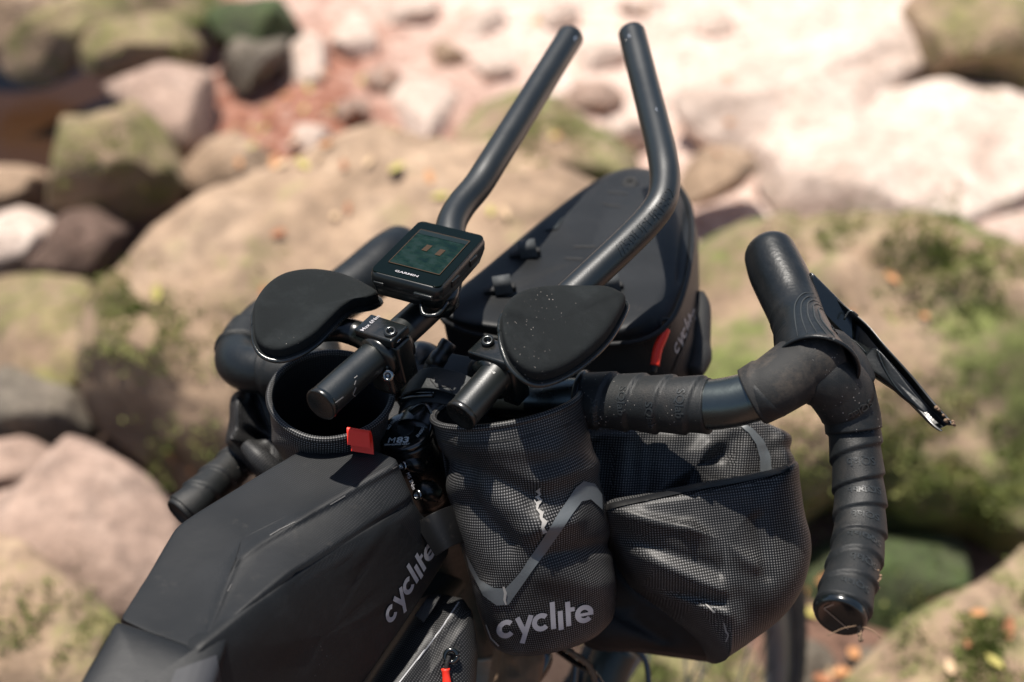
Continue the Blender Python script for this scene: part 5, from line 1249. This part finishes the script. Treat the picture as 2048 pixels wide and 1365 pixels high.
# flat side panel, front edge notched round the head tube
sidep = [(826, 998, .962), (846, 1030, .963), (868, 1046, .966), (893, 1048, .968), (905, 1075, .972), (900, 1110, .975), (860, 1172, .975), (790, 1275, .965), (700, 1400, .945), (600, 1540, .925), (470, 1540, .880), (330, 1500, .845), (395, 1298, .824), (477, 1232, .850), (589, 1151, .882), (710, 1072, .921)]
SN = (RX * .62 - FW * .75).normalized()
Csp = P(640, 1270, .918)
ringo, SN = plane_ring([q[:2] for q in sidep], (830, 1000, .963), (395, 1298, .826), (860, 1172, .985))
Csp = plane_ring([(640, 1270)], (830, 1000, .963), (395, 1298, .826), (860, 1172, .985))[0][0]
def panel(name, rng, c, nrm, thick, mat, parent, frame, sub=8, dome=.004, disp=None, it=2):
    R2 = []
    for i in range(len(rng)):
        for k in range(sub): R2.append(rng[i].lerp(rng[(i + 1) % len(rng)], k / sub))
    G = []
    for k in (.04, .25, .45, .62, .76, .87, .94, .975, .995): G.append([c + (p - c) * k + nrm * dome * (1 - k ** 6) for p in R2])
    G.append([p for p in R2]); G.append([p - nrm * thick * .5 for p in R2])
    for k in (.97, .5, .05): G.append([c + (p - c) * k - nrm * thick for p in R2])
    G = smooth_grid(G, it); vs = [p for r in G for p in r]; C = len(R2)
    if disp: vs = [disp(v) for v in vs]
    fs = [(i * C + j, i * C + (j + 1) % C, (i + 1) * C + (j + 1) % C, (i + 1) * C + j) for i in range(len(G) - 1) for j in range(C)]
    fs += [tuple(range(C)), tuple(range((len(G) - 1) * C, len(G) * C))]
    o = fix_normals(mesh_obj(name, vs, fs, mat, parent)); add_uv_box(o, frame); return o
side = panel('side_panel', ringo, Csp, SN, .045, MT['coated_plain'], fb, BAGF, disp=folds([(760, 1060, 700, 1130, 12, .0012), (500, 1290, 700, 1240, 60, .0015), (700, 1120, 760, 1290, 22, -.0012), (560, 1200, 640, 1365, 26, .0012)], SN, .002, 11))
# rear shoulder below the lid
rear = [(232, 1240, .842), (300, 1262, .838), (360, 1284, .835), (408, 1300, .832), (470, 1250, .852), (440, 1330, .842), (420, 1400, .83), (380, 1500, .80), (250, 1500, .78), (80, 1480, .78), (150, 1380, .81), (195, 1305, .828)]
_rp = ((232, 1240, .842), (408, 1300, .834), (180, 1440, .795))
rr_, rn_ = plane_ring([q[:2] for q in rear], *_rp)
rearo = panel('rear_shoulder', rr_, plane_ring([(290, 1375)], *_rp)[0][0], rn_, .05, MT['coated'], fb, BAGF, dome=.005, it=4)
decal('shoulder_highlight', rearo, ([(352, 1342), (432, 1312), (438, 1365), (420, 1400), (330, 1400)], [(0, 1, 2, 3, 4)]), MT['highlight_grey'], fb, lift=.0012)  # highlight on the rear shoulder chamfer, painted as a grey decal
for pl in ([(540, 1072), (560, 1060), (590, 1045)], [(660, 1010), (690, 992)], [(455, 1184), (463, 1170)], [(785, 938), (798, 930), (806, 942)]):
    decal('edge_wear', fbo, ribbon2d(pl, [1.6] * len(pl)), MT['wear'], fb, lift=.0005)
# white logo on the side panel
decal('logo_lettering', [side], xform2d(WM, (779, 1252), (18.0, -29.0), (-13.5, -23)), MT['logo_dim'], side, lift=.0008, maxlen=6)
# velcro strap round the head tube
strip3('velcro_strap', [(852, 1080, .967), (880, 1062, .962), (908, 1050, .972), (925, 1045, .99), (930, 1045, 1.02)], .026, MT['rip_soft'], fb, thick=.002, wdir=UPV * .9 + RX * -.3)
# red tab: a folded band
ax = (P(741, 862, .957) - P(696, 855, .960)).normalized(); W = (P(741, 862, .957) - P(696, 855, .960)).length
c0 = P(718, 893, .957)
prof = [(0, 0), (0, .6), (.0, 1.0), (.15, 1.25), (.45, 1.3), (.72, 1.1), (.85, .7), (.9, .2), (.9, -.1)]
hgt = M(36, .968); nn_ = (FW * .75 + RX * .2 - UPV * .45).normalized(); ud = (UPV * .98 - FW * .1 - RX * .05).normalized()
C = catmull([tuple(c0 + nn_ * (x * .0085) + ud * (y * hgt * .78)) for x, y in prof], 5); vs, fs = [], []
for i, q in enumerate(C):
    q = V(q); nr_ = (V(C[min(i + 1, len(C) - 1)]) - V(C[max(i - 1, 0)])).normalized().cross(ax) * .0005
    vs += [q - ax * W / 2 + nr_, q + ax * W / 2 + nr_, q + ax * W / 2 - nr_, q - ax * W / 2 - nr_]
for i in range(len(C) - 1):
    for j in range(4): k = (j + 1) % 4; fs.append((4 * i + j, 4 * i + k, 4 * i + 4 + k, 4 * i + 4 + j))
fs += [(0, 1, 2, 3), tuple(range(len(vs) - 4, len(vs)))]
fix_normals(mesh_obj('pull_tab', vs, fs, MT['red'], fb, smooth=False))

# ------------------------------------------------------------------ lower bag on the down tube with a red zip pull
lb = thing('down_tube_bag', 'small black ripstop bag with a red zip pull under the frame bag', 'bike bag', tuple(P(850, 1360, 1.02)))
lt = [(858, 1188, 1.015), (890, 1188, 1.012), (925, 1197, 1.005), (945, 1222, 1.0), (952, 1260, .998), (956, 1310, .995), (952, 1380, .99), (930, 1500, .975), (800, 1560, .95), (640, 1540, .94), (700, 1420, .96), (790, 1290, .99)]
lbn = (-FW * .75 + RX * .25 + UPV * .2).normalized()
lbo = panel('bag_body', [P(*q) for q in lt], P(850, 1350, .985), lbn, .05, MT['rip_soft'], lb, BAGF, dome=.014, it=2,
            disp=folds([(915, 1208, 790, 1375, 13, .006), (850, 1290, 780, 1380, 24, -.003)], lbn, .001, 20))
decal('edge_piping', lbo, ribbon2d([(918, 1205), (880, 1262), (797, 1368)], 2.4), MT['logo_dim'], lb, lift=.0004)
tri = decal('zip_garage', lbo, ([(880, 1330), (912, 1288), (918, 1300), (905, 1318)], [(0, 1, 2, 3)]), MT['cord'], lb, lift=.001)
dz = on(lbo, 900, 1312, .004)
ringp = [P(902, 1312, dz) + (RX * math.cos(a) + UPV * math.sin(a)) * .0042 for a in [2 * math.pi * k / 18 for k in range(19)]]
zr = Tube([(*p, .0016) for p in ringp], step=.001, world=True, n=2).mesh('pull_ring', MT['gloss'], lb, seg=10)
Tube([(898, 1312, dz - .002, .0014), (894, 1326, dz - .003, .0015), (892, 1342, dz - .003, .0015)], step=.001).mesh('pull_cord', MT['cord'], lb, seg=10)
Tube([(891, 1338, dz - .004, .0030), (892, 1350, dz - .004, .0026), (894, 1368, dz - .004, .0030), (897, 1400, dz - .004, .0030)], step=.001).mesh('zip_pull', MT['red'], lb, seg=20)
strip3('velcro_strap', [(838, 1238, .985), (862, 1205, .988), (872, 1190, .995)], .008, MT['cord'], lb, wdir=RX)

# ------------------------------------------------------------------ cycling computer
G0, G1, G2, G3 = P(737, 545, .955), P(880, 582, .935), P(838, 438, 1.02), P(974, 482, 1.0)
gx = (G1 - G0).normalized(); gy = ((G2 - G0) + (G3 - G1)) / 2; gc = (G0 + G1 + G2 + G3) / 4; gn = gx.cross(gy).normalized(); gn = gn if gn.dot(FW) < 0 else -gn
gyl = (gy - gx * gy.dot(gx)); shear = gy.dot(gx) / gyl.length; GW = ((G1 - G0).length + (G3 - G2).length) / 2; GH = gyl.length; gyu = gyl.normalized()
gps = thing('cycling_computer', 'black cycling computer showing a dim green map above the left aero bar', 'bike computer', tuple(gc))
def gp(x, y, z=0): return gc + gx * (x * GW / 2 + shear * y * GH / 2) + gyu * (y * GH / 2) + gn * z
def rrect(k, r=.22, n=8, bow=.05):
    out = []
    for (sx, sy, a0) in ((1, 1, 0), (-1, 1, 90), (-1, -1, 180), (1, -1, 270)):
        ry = r * GW / GH
        for i in range(n + 1):
            a = math.radians(a0 + 90 * i / n); x = sx * (1 - r) + r * math.cos(a); y = sy * (1 - ry) + ry * math.sin(a); out.append((x * k, (y + sy * bow * (1 - x * x)) * (1 - (1 - k) * GW / GH)))
        if True:
            nx = {0: (0,), }.get(0)
    return out
def rloft(name, levels, mat, parent, r=.22):
    vs, fs = [], []; C = None
    for k, z in levels:
        q = rrect(k, r); C = len(q); vs += [gp(x, y, z) for x, y in q]
    L = len(levels)
    for i in range(L - 1):
        for j in range(C): k2 = (j + 1) % C; fs.append((i * C + j, i * C + k2, (i + 1) * C + k2, (i + 1) * C + j))
    fs += [tuple(range(C)), tuple(range((L - 1) * C, L * C))]
    o = fix_normals(mesh_obj(name, vs, fs, mat, parent, smooth=True))
    o.data.polygons[len(fs) - 1].use_smooth = False; o.data.polygons[len(fs) - 2].use_smooth = False
    return o
rloft('case', [(.80, -.017), (.90, -.0165), (.97, -.010), (.985, -.0085), (.975, -.008), (1.0, -.007), (1.0, -.002), (.975, .0002), (.95, .0012), (.93, .0012)], MT['gps'], gps)
rloft('glass', [(.955, .0), (.955, .0012), (.945, .0016)], MT['glass'], gps, r=.16)
def gquad(name, x0, y0, x1, y1, z, mat, n=1, uv=True):
    vs = [gp(x0, y0, z), gp(x1, y0, z), gp(x1, y1, z), gp(x0, y1, z)]
    return mesh_obj(name, vs, [(0, 1, 2, 3)], mat, gps, [(0, 0), (1, 0), (1, 1.5), (0, 1.5)], smooth=False)
scr = gquad('screen', -.70, -.60, .70, .66, .0019, MT['screen'])
gquad('screen_header', -.70, .52, .70, .66, .0021, MT['screen_bar'])
for (x, y) in ((-.22, .10), (.18, .06)):
    mesh_obj('screen_bar_graph', [gp(x, y - .10, .0022), gp(x + .15, y - .10, .0022), gp(x + .17, y + .12, .0022), gp(x + .02, y + .12, .0022)], [(0, 1, 2, 3)], MT['screen_orange'], gps, smooth=False)
for (x0, y0, x1, y1) in ((-.72, -.62, -.70, .68), (.70, -.62, .72, .68), (-.72, .66, .72, .68), (-.72, -.62, .72, -.60)):
    gquad('screen_border', x0, y0, x1, y1, .0021, MT['screen_orange'])
vs, fs = text2d('GARMIN', 1.0, .015); wx = max(v[0] for v in vs)
mesh_obj('lettering', [gp((x - wx / 2) * .17 - .05, -.82 + (y - .35) * .085, .0020) for x, y in vs], fs, MT['logo'], gps, smooth=False)
for (x, y) in ((1.0, .35), (1.0, -.42)):
    box_at('side_button', gp(x, y, -.005), gn, gyu, gx, .0026, .0052, .0012, MT['gps'], gps, .3)
box_at('front_button', gp(.55, -1.03, -.0065), gx, gn, gyu, .007, .0016, .0014, MT['shellp'], gps, .3)
box_at('front_button', gp(-.70, -1.0, -.0065), gx, gn, gyu, .004, .0014, .0012, MT['gps'], gps, .3)
# mount under the computer
Tube([tuple(gp(.45, -.98, -.0135)) + (.0012,), tuple(gp(.62, -1.12, -.018)) + (.0014,), tuple(gp(.95, -1.05, -.017)) + (.0014,), tuple(gp(1.02, -.75, -.014)) + (.0012,)], step=.002, world=True).mesh('bumper_edge', MT['shellp'], gps, seg=12)
mt_ = lathe('mount', gp(.35, -.25, -.022), gn, [(.0001, -.012), (.014, -.012), (.016, -.004), (.016, .005), (.0001, .005)], MT['alloy'], gps, 40)
Tube([(870, 604, .992, .0145), (885, 588, .997, .0145)], step=.003).mesh('mount_clamp', MT['alloy'], gps, seg=36)
Tube([tuple(gp(.35, -.25, -.03)) + (.008,), tuple(P(878, 590, 1.0)) + (.008,)], step=.003, world=True).mesh('mount_arm', MT['alloy'], gps, seg=24)
